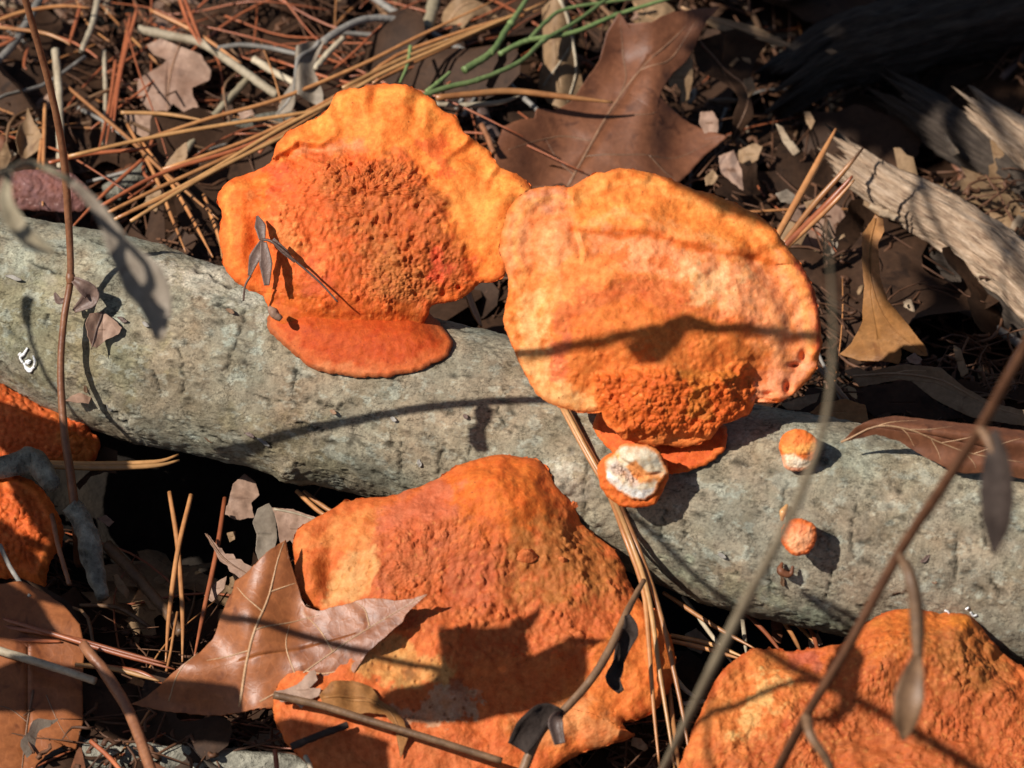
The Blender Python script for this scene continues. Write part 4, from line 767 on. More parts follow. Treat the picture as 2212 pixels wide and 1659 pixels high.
leaf('dry_leaf', 'folded silver grey leaf on an arching stalk', c1([(1835, 400), (1840, 330), (1900, 270), (1960, 245), (1990, 255), (1950, 340), (1925, 420), (1955, 500), (1985, 570), (1990, 660), (1920, 640), (1850, 600), (1790, 680), (1690, 710), (1730, 600), (1800, 500)]),
     Z(650, 170, 1.5), (-0.3, -0.5, 0.8), M_GREYL, [c1([(1960, 250), (1870, 380), (1820, 540), (1700, 700)])], seed=10, rib_mat=M_GREYTW, curl=lambda x, y: 0.35 * np.exp(-((x - 655) / 14) ** 2), skel=[(660, 130), (640, 200)], ribw=0.06)
leaf('dry_leaf', 'pale cupped leaf lying between the sheaf and the branch', c1([(1010, 1020), (1080, 920), (1150, 870), (1150, 960), (1110, 1040)]), Z(382, 348, 1.2), (-0.4, -0.5, 0.75), M_TAN, seed=11, amp=0.03)
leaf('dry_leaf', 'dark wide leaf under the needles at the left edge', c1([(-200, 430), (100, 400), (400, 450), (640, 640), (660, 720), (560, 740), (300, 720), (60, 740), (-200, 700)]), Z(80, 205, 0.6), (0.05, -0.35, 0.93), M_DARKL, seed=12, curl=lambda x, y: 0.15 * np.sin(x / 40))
leaf('dry_leaf', 'curled beige leaf cup left of the white stick', c1([(80, 860), (110, 780), (160, 730), (170, 660), (200, 740), (240, 850), (220, 930), (160, 980), (110, 950)]), Z(55, 300, 1.1), (0.3, -0.6, 0.74), M_TAN, seed=13, curl=lambda x, y: 0.25 * ((x - 55) / 28) ** 2)
leaf('dry_leaf', 'small beige leaf cup cut by the left edge', c1([(-60, 880), (40, 870), (70, 960), (40, 1040), (-60, 1060)]), Z(5, 340, 1.0), (0.2, -0.6, 0.74), M_TAN, seed=14)

L5_OUT = [(623, 1172), (600, 1195), (577, 1216), (563, 1230), (545, 1243), (525, 1254), (511, 1258), (506, 1286), (486, 1328), (461, 1381), (433, 1413), (387, 1448), (345, 1473), (310, 1495), (275, 1512), (352, 1529), (440, 1536), (528, 1533), (592, 1525),
          (640, 1500), (680, 1470), (716, 1465), (759, 1458), (776, 1436), (794, 1413), (833, 1378), (872, 1346), (880, 1330), (890, 1318), (928, 1286), (890, 1297), (857, 1300), (825, 1295), (794, 1293), (750, 1306), (716, 1314), (690, 1322), (660, 1310), (640, 1270), (628, 1215)]
PL5 = on_f3(800, 1400, 0.62); NL5 = unit(N3 + arr((-0.27, -0.10, 0.0)))
leaf('oak_leaf', 'shiny chestnut oak leaf with pointed lobes overlapping the humped bracket', L5_OUT, PL5, NL5, M_GLOSSY,
     [[(513, 1522), (540, 1420), (575, 1330), (600, 1250), (620, 1180)], [(560, 1515), (640, 1465), (760, 1382), (870, 1318), (922, 1289)], [(358, 1508), (385, 1460), (430, 1412)], [(575, 1330), (540, 1300), (518, 1275)], [(590, 1285), (640, 1262)],
      [(545, 1410), (500, 1420), (450, 1430)], [(720, 1408), (690, 1360), (650, 1320)], [(800, 1356), (790, 1320), (770, 1302)], [(660, 1450), (700, 1455), (750, 1445)], [(560, 1370), (640, 1340), (690, 1330)], [(640, 1462), (620, 1400), (625, 1350)]],
     curl=lambda x, y: -0.30 * sstep(1430, 1540, y) + 0.26 * np.exp(-((x - 560) / 60) ** 2) + (0.10 * np.sin(x / 48.0 + y / 60.0) + 0.06 * np.sin(y / 30.0 - x / 45.0)) * sstep(690, 600, x) + 0.08 * sstep(640, 720, x) * sstep(1440, 1380, y), seed=15, amp=0.07, skel=[(520, 1430), (660, 1400), (770, 1370)], nseg=360, rings=30, ribw=0.034)
leaf('oak_leaf', 'matte brown leaf lying flat in the lower left corner', [(-60, 1275), (0, 1262), (48, 1255), (95, 1275), (140, 1310), (172, 1352), (183, 1400), (178, 1480), (180, 1560), (165, 1618), (140, 1610), (110, 1625), (80, 1650), (60, 1700), (-60, 1720)],
     Z(70, 1480, 0.2), (0.08, -0.40, 0.9), M_GLOSSY, [[(72, 1490), (58, 1570), (44, 1690)], [(100, 1500), (130, 1570), (150, 1600)], [(60, 1560), (20, 1530), (-30, 1520)]], seed=16, amp=0.12, skel=[(60, 1400), (60, 1580)], rib_mat=M_RIBD)
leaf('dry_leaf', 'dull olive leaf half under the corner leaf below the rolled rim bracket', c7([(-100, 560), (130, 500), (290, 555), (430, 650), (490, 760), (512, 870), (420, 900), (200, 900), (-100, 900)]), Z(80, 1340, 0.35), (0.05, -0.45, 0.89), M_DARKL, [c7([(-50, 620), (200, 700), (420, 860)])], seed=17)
L7_OUT = [(1817, 954), (1849, 928), (1891, 911), (1933, 900), (1996, 907), (2102, 918), (2240, 935), (2340, 965), (2420, 1005), (2490, 1050), (2400, 1052), (2300, 1040), (2240, 1033), (2190, 1024), (2137, 1017), (2084, 1020), (2049, 1013), (1996, 988), (1944, 956), (1891, 942), (1849, 949)]
leaf('dry_leaf', 'curled brown leaf with pale veins resting on the right of the branch', L7_OUT, on_log(2000, 985, 0.75), (0.02, -0.55, 0.83), M_OAK,
     [c6([(1090, 1185), (1300, 1110), (1500, 1130), (1700, 1200), (1900, 1260), (2212, 1310)]), c6([(1300, 1110), (1420, 1080), (1560, 1060)]), c6([(1450, 1120), (1500, 1160), (1540, 1220)]), c6([(1500, 1130), (1640, 1130), (1780, 1100)]), c6([(1640, 1180), (1680, 1240), (1700, 1300)]), c6([(1700, 1200), (1860, 1180), (2000, 1130)]), c6([(1850, 1250), (1900, 1310), (1920, 1350)]), c6([(1900, 1260), (2050, 1220), (2200, 1180)])],
     curl=lambda x, y: 0.30 * np.exp(-((y - 930 - 0.12 * (x - 1950)) / 22) ** 2) - 0.3 * sstep(1000, 1040, y), seed=18, skel=[(1890, 930), (2000, 945), (2150, 975)], ribw=0.022)
leaf('dry_leaf', 'amber twisted leaf strip widening downward in the dark litter', [(1887, 461), (1905, 472), (1910, 500), (1898, 528), (1902, 560), (1905, 600), (1922, 653), (1954, 692), (1996, 748), (2000, 766), (1982, 766), (1954, 742), (1940, 735), (1944, 762), (1937, 784), (1901, 777), (1852, 777), (1808, 763), (1834, 742), (1863, 696), (1871, 625), (1866, 560), (1862, 507)],
     Z(1890, 650, 1.5), (-0.25, -0.6, 0.7), M_AMBER, [[(1888, 470), (1880, 540), (1888, 620), (1920, 700), (1990, 760)]], seed=19, curl=lambda x, y: 0.2 * np.cos((y - 600) / 60), skel=[(1885, 520), (1885, 640), (1895, 730)], rib_mat=M_AMBER)
leaf('dry_leaf', 'olive tan leaf with torn lower edge above the curled brown leaf', [(1824, 801), (1850, 790), (1873, 801), (1920, 792), (1961, 787), (2032, 794), (2084, 836), (2137, 865), (2240, 893), (2260, 925), (2180, 915), (2102, 903), (2050, 880), (2014, 861), (1961, 815), (1935, 822), (1908, 826), (1856, 836), (1846, 820)],
     Z(1990, 830, 1.3), (-0.1, -0.5, 0.85), M_TAN, [[(1840, 812), (1930, 806), (2030, 820), (2130, 870), (2230, 905)], [(1930, 806), (1960, 800), (2000, 800)]], seed=20, amp=0.08, skel=[(1880, 812), (2020, 828), (2150, 885)])
leaf('dry_leaf', 'black leaf hollow under the olive tan leaf', c6([(1180, 860), (1350, 830), (1500, 800), (1650, 930), (1850, 1040), (1700, 1060), (1450, 1010), (1300, 1040), (1200, 960)]), Z(1950, 870, 0.5), UPV, M_DARKL, seed=21)
leaf('dry_leaf', 'orange tan leaf sliver pressed behind the fan bracket and branch', c6([(900, 1010), (960, 950), (1120, 920), (1240, 960), (1260, 1060), (1100, 1080), (960, 1030)]), Z(1810, 890, 1.7), UPV, M_AMBER, seed=23, amp=0.04)
leaf('dry_leaf', 'buff leaf scrap beside the right rim of the fan bracket', c6([(720, 950), (880, 900), (960, 880), (940, 940), (840, 990), (760, 990)]), Z(1745, 880, 1.4), UPV, M_TAN, seed=24, amp=0.04)
leaf('dry_leaf', 'pinkish leaf poking out below the branch beside the cavity', c4([(1400, 1560), (1430, 1440), (1500, 1380), (1570, 1430), (1592, 1510), (1540, 1560), (1560, 1650), (1440, 1660), (1360, 1620)]), Z(520, 1090, -0.4), (0.1, -0.5, 0.85), M_PINKL, seed=25)
leaf('dry_leaf', 'grey green leaf with a dark wavy edge below the branch', c7([(1550, 150), (1580, 70), (1650, 35), (1690, 110), (1700, 250), (1660, 400), (1600, 430), (1570, 330), (1590, 240)]), Z(572, 1150, -0.3), (0.2, -0.5, 0.85), M_GREYL, seed=26)
leaf('dry_leaf', 'whitish worm holed leaf between the branch and the shiny oak leaf', c7([(1670, 60), (1800, 75), (1980, 135), (1985, 190), (1880, 230), (1840, 330), (1780, 260), (1720, 300), (1700, 160)]), Z(650, 1135, -0.1), (0.0, -0.5, 0.85), M_PINKL, [c7([(1680, 70), (1820, 100), (1980, 150)])], seed=27, rib_mat=M_PALETW)
leaf('dry_leaf', 'reddish saw toothed leaf fold sticking up beside the shiny oak leaf', c7([(1255, 218), (1285, 230), (1330, 300), (1360, 310), (1380, 345), (1430, 345), (1450, 380), (1480, 380), (1510, 420), (1570, 435), (1530, 480), (1490, 512), (1440, 470), (1410, 455), (1395, 420), (1350, 390), (1310, 320)]), Z(500, 1205, 0.1), (-0.2, -0.6, 0.75), M_PINKL, [c7([(1265, 225), (1370, 370), (1520, 470)])], seed=28, rib_mat=M_RIBD, amp=0.03)
leaf('dry_leaf', 'ragged pinkish leaf frill at the lower edge of the shiny oak leaf', [(592, 1494), (613, 1490), (640, 1478), (651, 1470), (668, 1450), (680, 1446), (687, 1469), (664, 1485), (694, 1488), (690, 1503), (672, 1512), (651, 1531), (635, 1516), (606, 1517)], on_f3(650, 1490, 0.42), N3 + arr((-0.2, 0, 0)), M_PINKL, seed=29, amp=0.05)
leaf('dry_leaf', 'thin amber leaf curling over the lower part of the humped bracket', [(690, 1500), (716, 1473), (760, 1470), (805, 1483), (822, 1510), (850, 1530), (872, 1556), (881, 1596), (866, 1638), (858, 1600), (852, 1570), (833, 1545), (790, 1540), (752, 1549), (710, 1540)], on_f3(780, 1520, 0.60), N3 + arr((0.1, 0.0, 0.0)), M_AMBER, [[(700, 1505), (780, 1505), (840, 1535), (872, 1600)]], seed=30, amp=0.10, rib_mat=M_AMBER, skel=[(740, 1508), (800, 1515), (850, 1550)])
leaf('dry_leaf', 'folded brown leaf scrap on the bark beside the thin red stem', c4([(520, 460), (545, 400), (630, 385), (690, 430), (740, 490), (720, 530), (650, 560), (590, 610), (560, 600), (530, 540)]), on_log(222, 713, 0.22), unit(BV + arr((0.3, 0, 0.2))), M_PINKL, [c4([(635, 380), (590, 500), (555, 620)])], seed=31, rib_mat=M_DRY, amp=0.06, curl=lambda x, y: 0.12 * np.abs(x - 222) / 40)
leaf('dry_leaf', 'tiny mauve leaf curl on the bark at the red stem', c4([(400, 930), (440, 900), (520, 880), (560, 910), (545, 950), (470, 940)]), on_log(170, 863, 0.25), unit(BV + UV), M_PINKL, seed=32, amp=0.03)
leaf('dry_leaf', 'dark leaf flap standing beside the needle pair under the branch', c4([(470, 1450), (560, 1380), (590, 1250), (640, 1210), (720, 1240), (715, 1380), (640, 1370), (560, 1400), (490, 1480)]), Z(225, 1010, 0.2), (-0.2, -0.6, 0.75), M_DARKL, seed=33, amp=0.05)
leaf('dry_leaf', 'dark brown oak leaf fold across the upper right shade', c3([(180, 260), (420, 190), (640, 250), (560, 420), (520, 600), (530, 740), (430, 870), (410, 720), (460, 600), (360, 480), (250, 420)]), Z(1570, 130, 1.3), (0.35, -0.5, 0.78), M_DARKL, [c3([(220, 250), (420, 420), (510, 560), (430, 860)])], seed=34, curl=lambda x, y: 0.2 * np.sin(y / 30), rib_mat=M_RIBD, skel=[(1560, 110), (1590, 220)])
leaf('dry_leaf', 'long tan leaf edge catching light in the upper right shade', c3([(100, 40), (250, 90), (400, 120), (560, 160), (660, 210), (800, 275), (720, 290), (600, 250), (450, 200), (350, 190), (200, 110)]), Z(1600, 55, 1.6), (0.0, -0.6, 0.8), M_TAN, [c3([(110, 45), (400, 150), (780, 275)])], seed=35, amp=0.05, skel=[(1520, 40), (1640, 78)])
for i, (pt, z, m, lb) in enumerate([
    (c3([(230, 690), (300, 680), (340, 740), (330, 830), (270, 850), (220, 760)]), 0.9, M_PINKL, 'mauve knobbly leaf scrap behind the oak leaf tip'),
    (c3([(460, 920), (560, 880), (610, 900), (580, 980), (520, 1020), (460, 990)]), 0.8, M_TAN, 'crumbled buff leaf scrap right of the oak leaf tip'),
    (c3([(250, 1090), (300, 1040), (340, 1080), (310, 1130), (260, 1140)]), 1.0, M_TAN, 'rounded beige leaf bit above the fan bracket rim'),
    (c3([(340, 960), (430, 920), (480, 1040), (490, 1170), (420, 1120), (350, 1060)]), 0.9, M_PINKL, 'pinkish crumbling leaf above the fan bracket rim'),
    (c3([(690, 760), (730, 780), (790, 880), (840, 930), (800, 960), (740, 880)]), 0.8, M_CHIP, 'short pale bark splinter in the shade left of the weathered log'),
    (c3([(860, 680), (900, 690), (930, 740), (905, 800), (870, 740)]), 0.9, M_TAN, 'pale spearhead leaf chip in the upper right shade'),
    (c3([(990, 310), (1030, 298), (1070, 320), (1030, 335)]), 0.9, M_TAN, 'tiny bright leaf chip in the upper right shade'),
    (c3([(480, 350), (530, 360), (535, 385), (490, 375)]), 1.2, M_TAN, 'tiny bright chip beside the dark oak leaf fold'),
    (c3([(400, 400), (450, 350), (465, 365), (420, 410)]), 1.2, M_TAN, 'tiny slanted chip beside the dark oak leaf fold'),
    (c3([(490, 490), (540, 465), (570, 560), (520, 595)]), 1.2, M_TAN, 'ragged pale leaf tatter on the dark oak leaf fold'),
    (c3([(1725, 820), (1760, 860), (1820, 940), (1770, 960), (1745, 920)]), 0.5, M_CHIP, 'pale teardrop chip behind the weathered log'),
    (c3([(860, 1240), (930, 1220), (950, 1270), (880, 1280)]), 0.9, M_TAN, 'rounded beige chip between the copper needles'),
    (c3([(1030, 1470), (1110, 1430), (1115, 1450), (1050, 1490)]), 0.9, M_TAN, 'slim beige chip below the copper needles'),
    (c3([(690, 1190), (760, 1160), (830, 1220), (800, 1260), (720, 1240)]), 0.8, M_GREYL, 'grey leaf chip behind the fan bracket shoulder'),
    (c6([(1490, 670), (1540, 640), (1590, 680), (1570, 710), (1510, 700)]), 1.0, M_PINKL, 'pale pink leaf crumb below the amber strip'),
    (c6([(1780, 590), (1820, 610), (1870, 760), (1830, 790), (1800, 700)]), 0.9, M_TAN, 'narrow pale leaf sliver right of the amber strip'),
    (c7([(590, 125), (650, 110), (700, 150), (670, 180)]), -0.4, M_PINKL, 'small red brown leaf chip beside the lichened stick'),
    (c7([(690, 480), (720, 465), (790, 580), (780, 620), (720, 560)]), -0.4, M_TAN, 'speckled tan leaf strip beside the lichened stick'),
    (c7([(1390, 220), (1440, 210), (1445, 260), (1410, 275)]), -0.3, M_TAN, 'small buff leaf chip above the saw toothed fold'),
    (c7([(1250, 600), (1330, 520), (1390, 480), (1380, 560), (1300, 640)]), -0.3, M_PINKL, 'reddish leaf wedge left of the shiny oak leaf edge'),
    (c8([(1850, 1470), (1900, 1480), (1940, 1540), (1920, 1560), (1840, 1520)]), 0.2, M_TAN, 'papery tan scrap at the lower rim of the humped bracket'),
    (c9([(130, 840), (200, 800), (290, 880), (230, 960), (150, 920)]), -0.1, M_GREYL, 'crumpled grey leaf in the gap between the front brackets'),
    (c9([(660, 720), (740, 760), (720, 900), (670, 880)]), -0.1, M_OAK, 'brown leaf wedge under the branch between the front brackets'),
    (c9([(880, 850), (950, 830), (980, 900), (900, 930)]), -0.1, M_PINKL, 'pinkish leaf crumb under the branch between the front brackets'),
    (c1([(1460, 690), (1540, 660), (1560, 700), (1480, 740)]), 1.0, M_PINKL, 'mauve leaf crumb among the sheaf needles'),
    (c1([(900, 1200), (960, 1130), (990, 1180), (960, 1300), (880, 1260)]), 1.2, M_TAN, 'small tan leaf piece under the lower sheaf end')]):
    leaf('leaf_scrap', lb, pt, Z(np.mean([p[0] for p in pt]), np.mean([p[1] for p in pt]), z), (random.uniform(-0.4, 0.3), -0.55, 0.8), m, cat='leaf scrap', seed=50 + i, amp=0.05, rings=7, nseg=70, jag=1.6, thick=0.03)

# ================================================================ pine needles
def needle(pts, z, mat, label, group, r=0.043, name='pine_needle'):
    P = [Z(p[0], p[1], z if np.isscalar(z) else z[i]) if len(p) == 2 else arr(p) for i, p in enumerate(pts)]
    hue = {M_NEED: 'copper', M_NEEDT: 'tan', M_NEEDR: 'red'}.get(mat, 'straw')
    if group:
        for wd_ in ('copper ', 'reddish ', 'red brown ', 'tan '): label = label.replace(wd_, '')
        label = hue + ' ' + label
    return tube(name, P, [r * 0.9, r, r, r * 0.9, r * 0.35], mat, None, 6, 22, 0.0, 0.7, True, label, 'pine needle', group)
g = 'needle sheaf behind the tall bracket'; lb = 'copper pine needle in the sheaf slanting behind the tall ruffled bracket'
SHEAF = [([(148, 338), (317, 299), (493, 268), (704, 236), (800, 214)], 1.75, M_NEEDT), ([(299, 306), (458, 254), (599, 215), (779, 141), (893, 84), (1078, -4)], 1.55, M_NEED), ([(352, 366), (528, 306), (669, 239), (779, 176), (857, 120), (998, 68), (1122, 28), (1190, -4)], 1.65, M_NEED),
    ([(215, 447), (352, 373), (528, 317), (669, 246), (760, 205)], 1.85, M_NEEDR), ([(246, 475), (423, 387), (599, 282), (722, 218), (822, 160), (963, 97), (1069, 50), (1180, 5)], 1.95, M_NEEDT), ([(282, 478), (458, 372), (634, 284), (704, 246), (760, 220)], 2.05, M_NEEDT),
    ([(232, 460), (352, 402), (493, 338), (634, 268), (740, 215)], 1.80, M_NEED), ([(805, 180), (928, 118), (1069, 54), (1170, 20)], 1.80, M_NEED), ([(255, 470), (400, 404), (560, 318), (700, 236)], 2.0, M_NEED), ([(740, 190), (880, 122), (1010, 72), (1130, 22)], 1.9, M_NEEDT), ([(105, 352), (190, 333), (300, 322), (340, 310)], 1.5, M_NEEDR)]
for p, z, m in SHEAF: needle(p, z, m, lb, g)
g = 'loose needles crossing the litter behind the branch'; lb = 'loose pine needle crossing the litter between the left edge and the sheaf'
for p, z, m in [([(-10, 46), (40, 28), (88, 18), (140, 13), (194, 17)], 1.6, M_NEED), ([(-10, 58), (88, 70), (130, 84), (152, 97)], 1.5, M_NEED), ([(-10, 80), (28, 83)], 1.4, M_NEEDR), ([(324, 21), (423, 70), (521, 137)], 1.3, M_NEED),
    ([(387, -5), (408, 53), (433, 97)], 1.4, M_NEEDR), ([(398, -5), (425, 66), (436, 92)], 1.4, M_NEEDR), ([(137, 180), (211, 243), (282, 303), (352, 370), (472, 474)], 1.25, M_NEED), ([(275, 268), (335, 380), (373, 475), (401, 544)], 1.2, M_NEED),
    ([(306, 306), (387, 423), (460, 556)], 1.15, M_NEED), ([(310, 342), (229, 415), (158, 488)], 1.2, M_NEEDR), ([(261, 243), (352, 246), (437, 259)], 1.3, M_NEEDT), ([(282, 35), (254, 176), (229, 312)], 1.0, M_NEEDR), ([(296, 21), (262, 150), (243, 285)], 1.05, M_NEEDR),
    ([(97, 225), (94, 330), (92, 445)], 1.3, M_NEED), ([(90, 300), (82, 370), (76, 436)], 1.3, M_NEED), ([(60, 100), (52, 140), (58, 150)], 1.1, M_NEEDR), ([(330, 300), (310, 370), (345, 400)], 1.0, M_NEEDR), ([(175, 10), (160, 60), (148, 100)], 1.1, M_NEEDR), ([(-5, 100), (16, 92), (34, 82)], 1.4, M_NEEDR),
    ([(250, 130), (236, 230), (212, 330)], 0.9, M_NEEDR), ([(440, 420), (475, 520), (480, 560)], 0.9, M_NEED), ([(560, 330), (600, 290), (700, 270)], 1.0, M_NEEDR)]: needle(p, z, m, lb, g, 0.042)
needle([(942, 211), (1020, 203), (1104, 197), (1210, 208), (1324, 221)], [2.2, 2.1, 2.0, 1.9, 1.8], M_NEED, 'single copper needle lying across the oak leaf from the tall bracket', None, 0.07)
needle([(940, 224), (1000, 227), (1051, 225), (1090, 219), (1124, 207)], 1.7, M_PALETW, 'short straw coloured stalk behind the tall bracket shoulder', None, 0.06, 'grass_stalk')
g = 'needle tuft behind the fan bracket'; lb = 'reddish pine needle of the tuft behind the right shoulder of the fan bracket'
for p, m, r in [([(1668, 530), (1740, 400), (1806, 278)], M_NEED, 0.075), ([(1690, 530), (1760, 440), (1820, 373), (1865, 319)], M_NEED, 0.06), ([(1692, 536), (1785, 444), (1842, 380)], M_NEEDR, 0.075), ([(1700, 534), (1790, 450), (1846, 388)], M_NEED, 0.05)]: needle(p, [1.4, 1.9, 2.4, 2.8][:len(p)], m, lb, g, r)
g = 'needles trailing over the branch'; lb = 'long copper needle trailing down the branch past the broken white bracket'
for p, m in [([on_log(1205, 862, .10), on_log(1213, 879, .12), on_log(1266, 978, .14), on_log(1315, 1066, .18), on_log(1350, 1160, .30), on_f3(1386, 1286, .42), on_f3(1397, 1392, .50), on_f3(1407, 1533, .52), on_f3(1422, 1680, .45)], M_NEED),
    ([on_log(1215, 858, .10), on_log(1222, 876, .12), on_log(1274, 975, .14), on_log(1329, 1070, .18), on_log(1375, 1175, .35), on_f3(1417, 1322, .45), on_f3(1449, 1455, .5), on_f3(1474, 1568, .4), on_f3(1494, 1690, .3)], M_NEED),
    ([on_log(1210, 864, .14), on_log(1218, 878, .16), on_log(1270, 976, .2), on_log(1322, 1068, .24), on_log(1362, 1168, .4), on_f3(1396, 1304, .55), on_f3(1419, 1462, .6), on_f3(1443, 1603, .5), on_f3(1456, 1690, .4)], M_NEEDT)]: needle(p, 0, m, lb, g, 0.052)
g = 'needles in the gap between the front brackets'; lb = 'pine needle lying in the gap between the humped bracket and the corner bracket'
for p, z, m in [([(1433, 1280), (1539, 1350), (1632, 1402)], 0.6, M_NEED), ([(1475, 1288), (1521, 1350), (1583, 1434)], 0.3, M_PALETW), ([(1448, 1372), (1539, 1393), (1608, 1420)], 0.5, M_NEEDT), ([(1448, 1384), (1530, 1403), (1602, 1424)], 0.55, M_NEED), ([(1694, 1345), (1712, 1372), (1731, 1410)], 0.3, M_NEED), ([(1603, 1320), (1650, 1362), (1690, 1412)], 0.2, M_NEEDR),
    ([(1604, 1338), (1608, 1370), (1612, 1412)], 0.3, M_PALETW), ([(1458, 1462), (1480, 1490), (1508, 1510)], 0.3, M_PALETW), ([(1476, 1520), (1500, 1518), (1532, 1514)], 0.2, M_PALETW), ([(1436, 1420), (1452, 1540), (1470, 1690)], 0.7, M_NEED), ([(1640, 1310), (1700, 1330), (1760, 1388)], 0.1, M_NEED), ([(1740, 1340), (1760, 1380), (1768, 1420)], 0.2, M_NEEDR)]: needle(p, z, m, lb, g, 0.046)
g = 'needles standing in the dark hollow'; lb = 'thin needle standing in the black hollow left of the shiny oak leaf'
for p, z, m in [([(366, 1062), (384, 1181), (394, 1321), (394, 1430)], [0.4, 0.1, -0.3, -0.6], M_NEED), ([(413, 1068), (384, 1191), (366, 1321), (358, 1430)], [0.4, 0.1, -0.3, -0.6], M_NEED), ([(486, 1075), (468, 1191), (440, 1321), (419, 1424)], [0.2, 0, -0.3, -0.5], M_NEEDR), ([(640, 1060), (690, 1105), (735, 1130)], -0.3, M_NEED), ([(655, 1062), (705, 1098), (745, 1120)], -0.3, M_NEED)]: needle(p, z, m, lb, g, 0.05)
g = 'needles across the lower left leaves'; lb = 'red brown needle running across the leaves in the lower left corner'
for p, z, m in [([(-20, 1330), (106, 1367), (246, 1410), (378, 1446)], 0.75, M_NEEDR), ([(-20, 1350), (140, 1376), (260, 1408), (360, 1434)], 0.7, M_NEEDR), ([(-10, 1386), (60, 1383), (132, 1386)], 0.6, M_NEEDR), ([(162, 1436), (246, 1445), (344, 1471)], 0.55, M_NEEDT), ([(230, 1440), (300, 1452), (350, 1476)], 0.5, M_NEEDR), ([(195, 1600), (240, 1640), (280, 1690)], 0.0, M_NEEDR), ([(594, 1620), (600, 1680)], 0.6, M_NEEDR)]: needle(p, z, m, lb, g, 0.05)
g = 'needle pair under the branch'; lb = 'flat tan needle of the pair sticking out under the branch on the left'
for p in ([(92, 1000), (211, 1003), (335, 998), (386, 982)], [(92, 1006), (211, 1010), (335, 1006), (388, 994)]): needle(p, 0.9, M_NEEDT, lb, g, 0.06)
needle([(1004, 612), (1020, 660), (1040, 706)], 1.6, M_NEED, 'short copper needle in the dark gap between the two upright brackets', None, 0.075)

# ================================================================ twigs and stems behind and in front
def twig(name, label, pts, z, r, mat, wob=0.18, n=40, seg=9, cat='twig', group=None, parent=None):
    P = [Z(p[0], p[1], z if np.isscalar(z) else z[i]) if len(p) == 2 else arr(p) for i, p in enumerate(pts)]
    return tube(name, P, r if not np.isscalar(r) else [r, r * 0.95, r * 0.9], mat, parent, seg, n, wob, 1.0, True, label, cat, group, sd=len(label))
twig('twig', 'pale peeled twig running under the sheaf from the upper left', [(299, 63), (370, 78), (440, 95), (521, 151), (599, 206)], 0.95, 0.10, M_PALETW)
twig('twig', 'short pale splinter beside the peeled twig', [(548, 128), (600, 160), (650, 186)], 0.9, 0.08, M_PALETW)
twig('twig', 'whitish upright stick fragment at the left behind the branch', [(119, 108), (126, 180), (130, 270), (129, 364)], [1.6, 1.4, 1.2, 1.0], 0.085, M_PALETW)
twig('twig', 'pale bent twig at the top left', [(213, -10), (200, 50), (176, 111)], 1.2, 0.07, M_PALETW)
twig('twig', 'grey slanting twig in the top left corner', [(90, -10), (35, 88), (-12, 140)], 1.3, 0.09, M_GREYTW)
twig('twig', 'thin upright pale twig by the red needles', [(225, 110), (228, 220), (222, 312)], 0.8, 0.05, M_PALETW)
twig('twig', 'arching grey stalk joining the silver grey leaf', [(698, 90), (740, 62), (790, 42), (850, 42), (915, 62)], [1.7, 1.7, 1.6, 1.4, 1.2], 0.085, M_GREYTW, 0.05)
twig('twig', 'thin grey arc twig left of the silver grey leaf', [(470, 104), (520, 97), (580, 103), (646, 118)], 1.3, 0.055, M_GREYTW, 0.05)
twig('twig', 'straight grey twig crossing behind the arching stalk', [(800, -10), (860, 30), (918, 64), (985, 100), (1030, 130)], 1.0, 0.075, M_GREYTW, 0.05)
twig('twig', 'thin grey twig beneath the arching stalk', [(735, 70), (810, 76), (890, 86)], 0.9, 0.05, M_GREYTW, 0.05)
twig('twig', 'olive pithy twig at the top centre', [(940, -10), (932, 30), (922, 66)], 1.0, 0.14, M_BUFF)
twig('twig', 'short tan twig with a cut end left of the silver grey leaf', [(680, 148), (712, 112), (742, 82)], 1.2, 0.07, M_PALETW)
twig('twig', 'brown diagonal twig under the sheaf', [(538, 168), (480, 230), (420, 300), (390, 350)], 0.8, 0.08, M_BUFF)
twig('twig', 'mottled grey stick lying behind the branch under the sheaf', [(240, 420), (300, 380), (420, 310), (560, 270), (640, 262)], 0.45, 0.26, M_LICH, 0.12)
twig('twig', 'grey crossing twig behind the tall bracket shoulder', [(1080, 160), (1130, 210), (1190, 262)], 1.0, 0.06, M_GREYTW, 0.05)
twig('twig', 'knobbly dark twig behind the tall bracket shoulder', [(1020, 222), (1046, 262), (1080, 300)], 1.0, 0.16, M_DRY, 0.5)
twig('twig', 'thin grey grass wisp beside the green stems', [(1000, 250), (1040, 190), (1080, 130)], 1.2, 0.04, M_GREYTW, 0.05)
twig('twig', 'grey wisp crossing the green stems', [(985, 235), (1020, 180), (1050, 120)], 1.1, 0.04, M_GREYTW, 0.05)
twig('twig', 'reddish stub behind the tall bracket rim', [(1040, 270), (1055, 300), (1066, 330)], 1.3, 0.06, M_REDTW)
twig('twig', 'lichen crusted stick standing in the dark hollow', [(150, 1090), (175, 1120), (195, 1180), (205, 1230), (222, 1292)], [0.9, 0.7, 0.5, 0.3, 0.1], [0.20, 0.23, 0.24, 0.19, 0.12], M_LICH, 0.25, 50, 12)
twig('twig', 'grey crooked stick end over the rusty brackets at the left edge', [(-40, 1012), (30, 1004), (72, 996), (96, 1018), (112, 1050)], 1.3, [0.20, 0.22, 0.26, 0.22, 0.16], M_LICH, 0.3, 50, 12)
twig('twig', 'dark slanting stem in the hollow behind the needles', [(232, 1178), (290, 1240), (350, 1310), (392, 1368)], -0.5, 0.12, M_TWIG)
twig('twig', 'pale straw lying in the lower left', [(-20, 1400), (106, 1438), (206, 1471)], 0.6, 0.085, M_PALETW, 0.06)
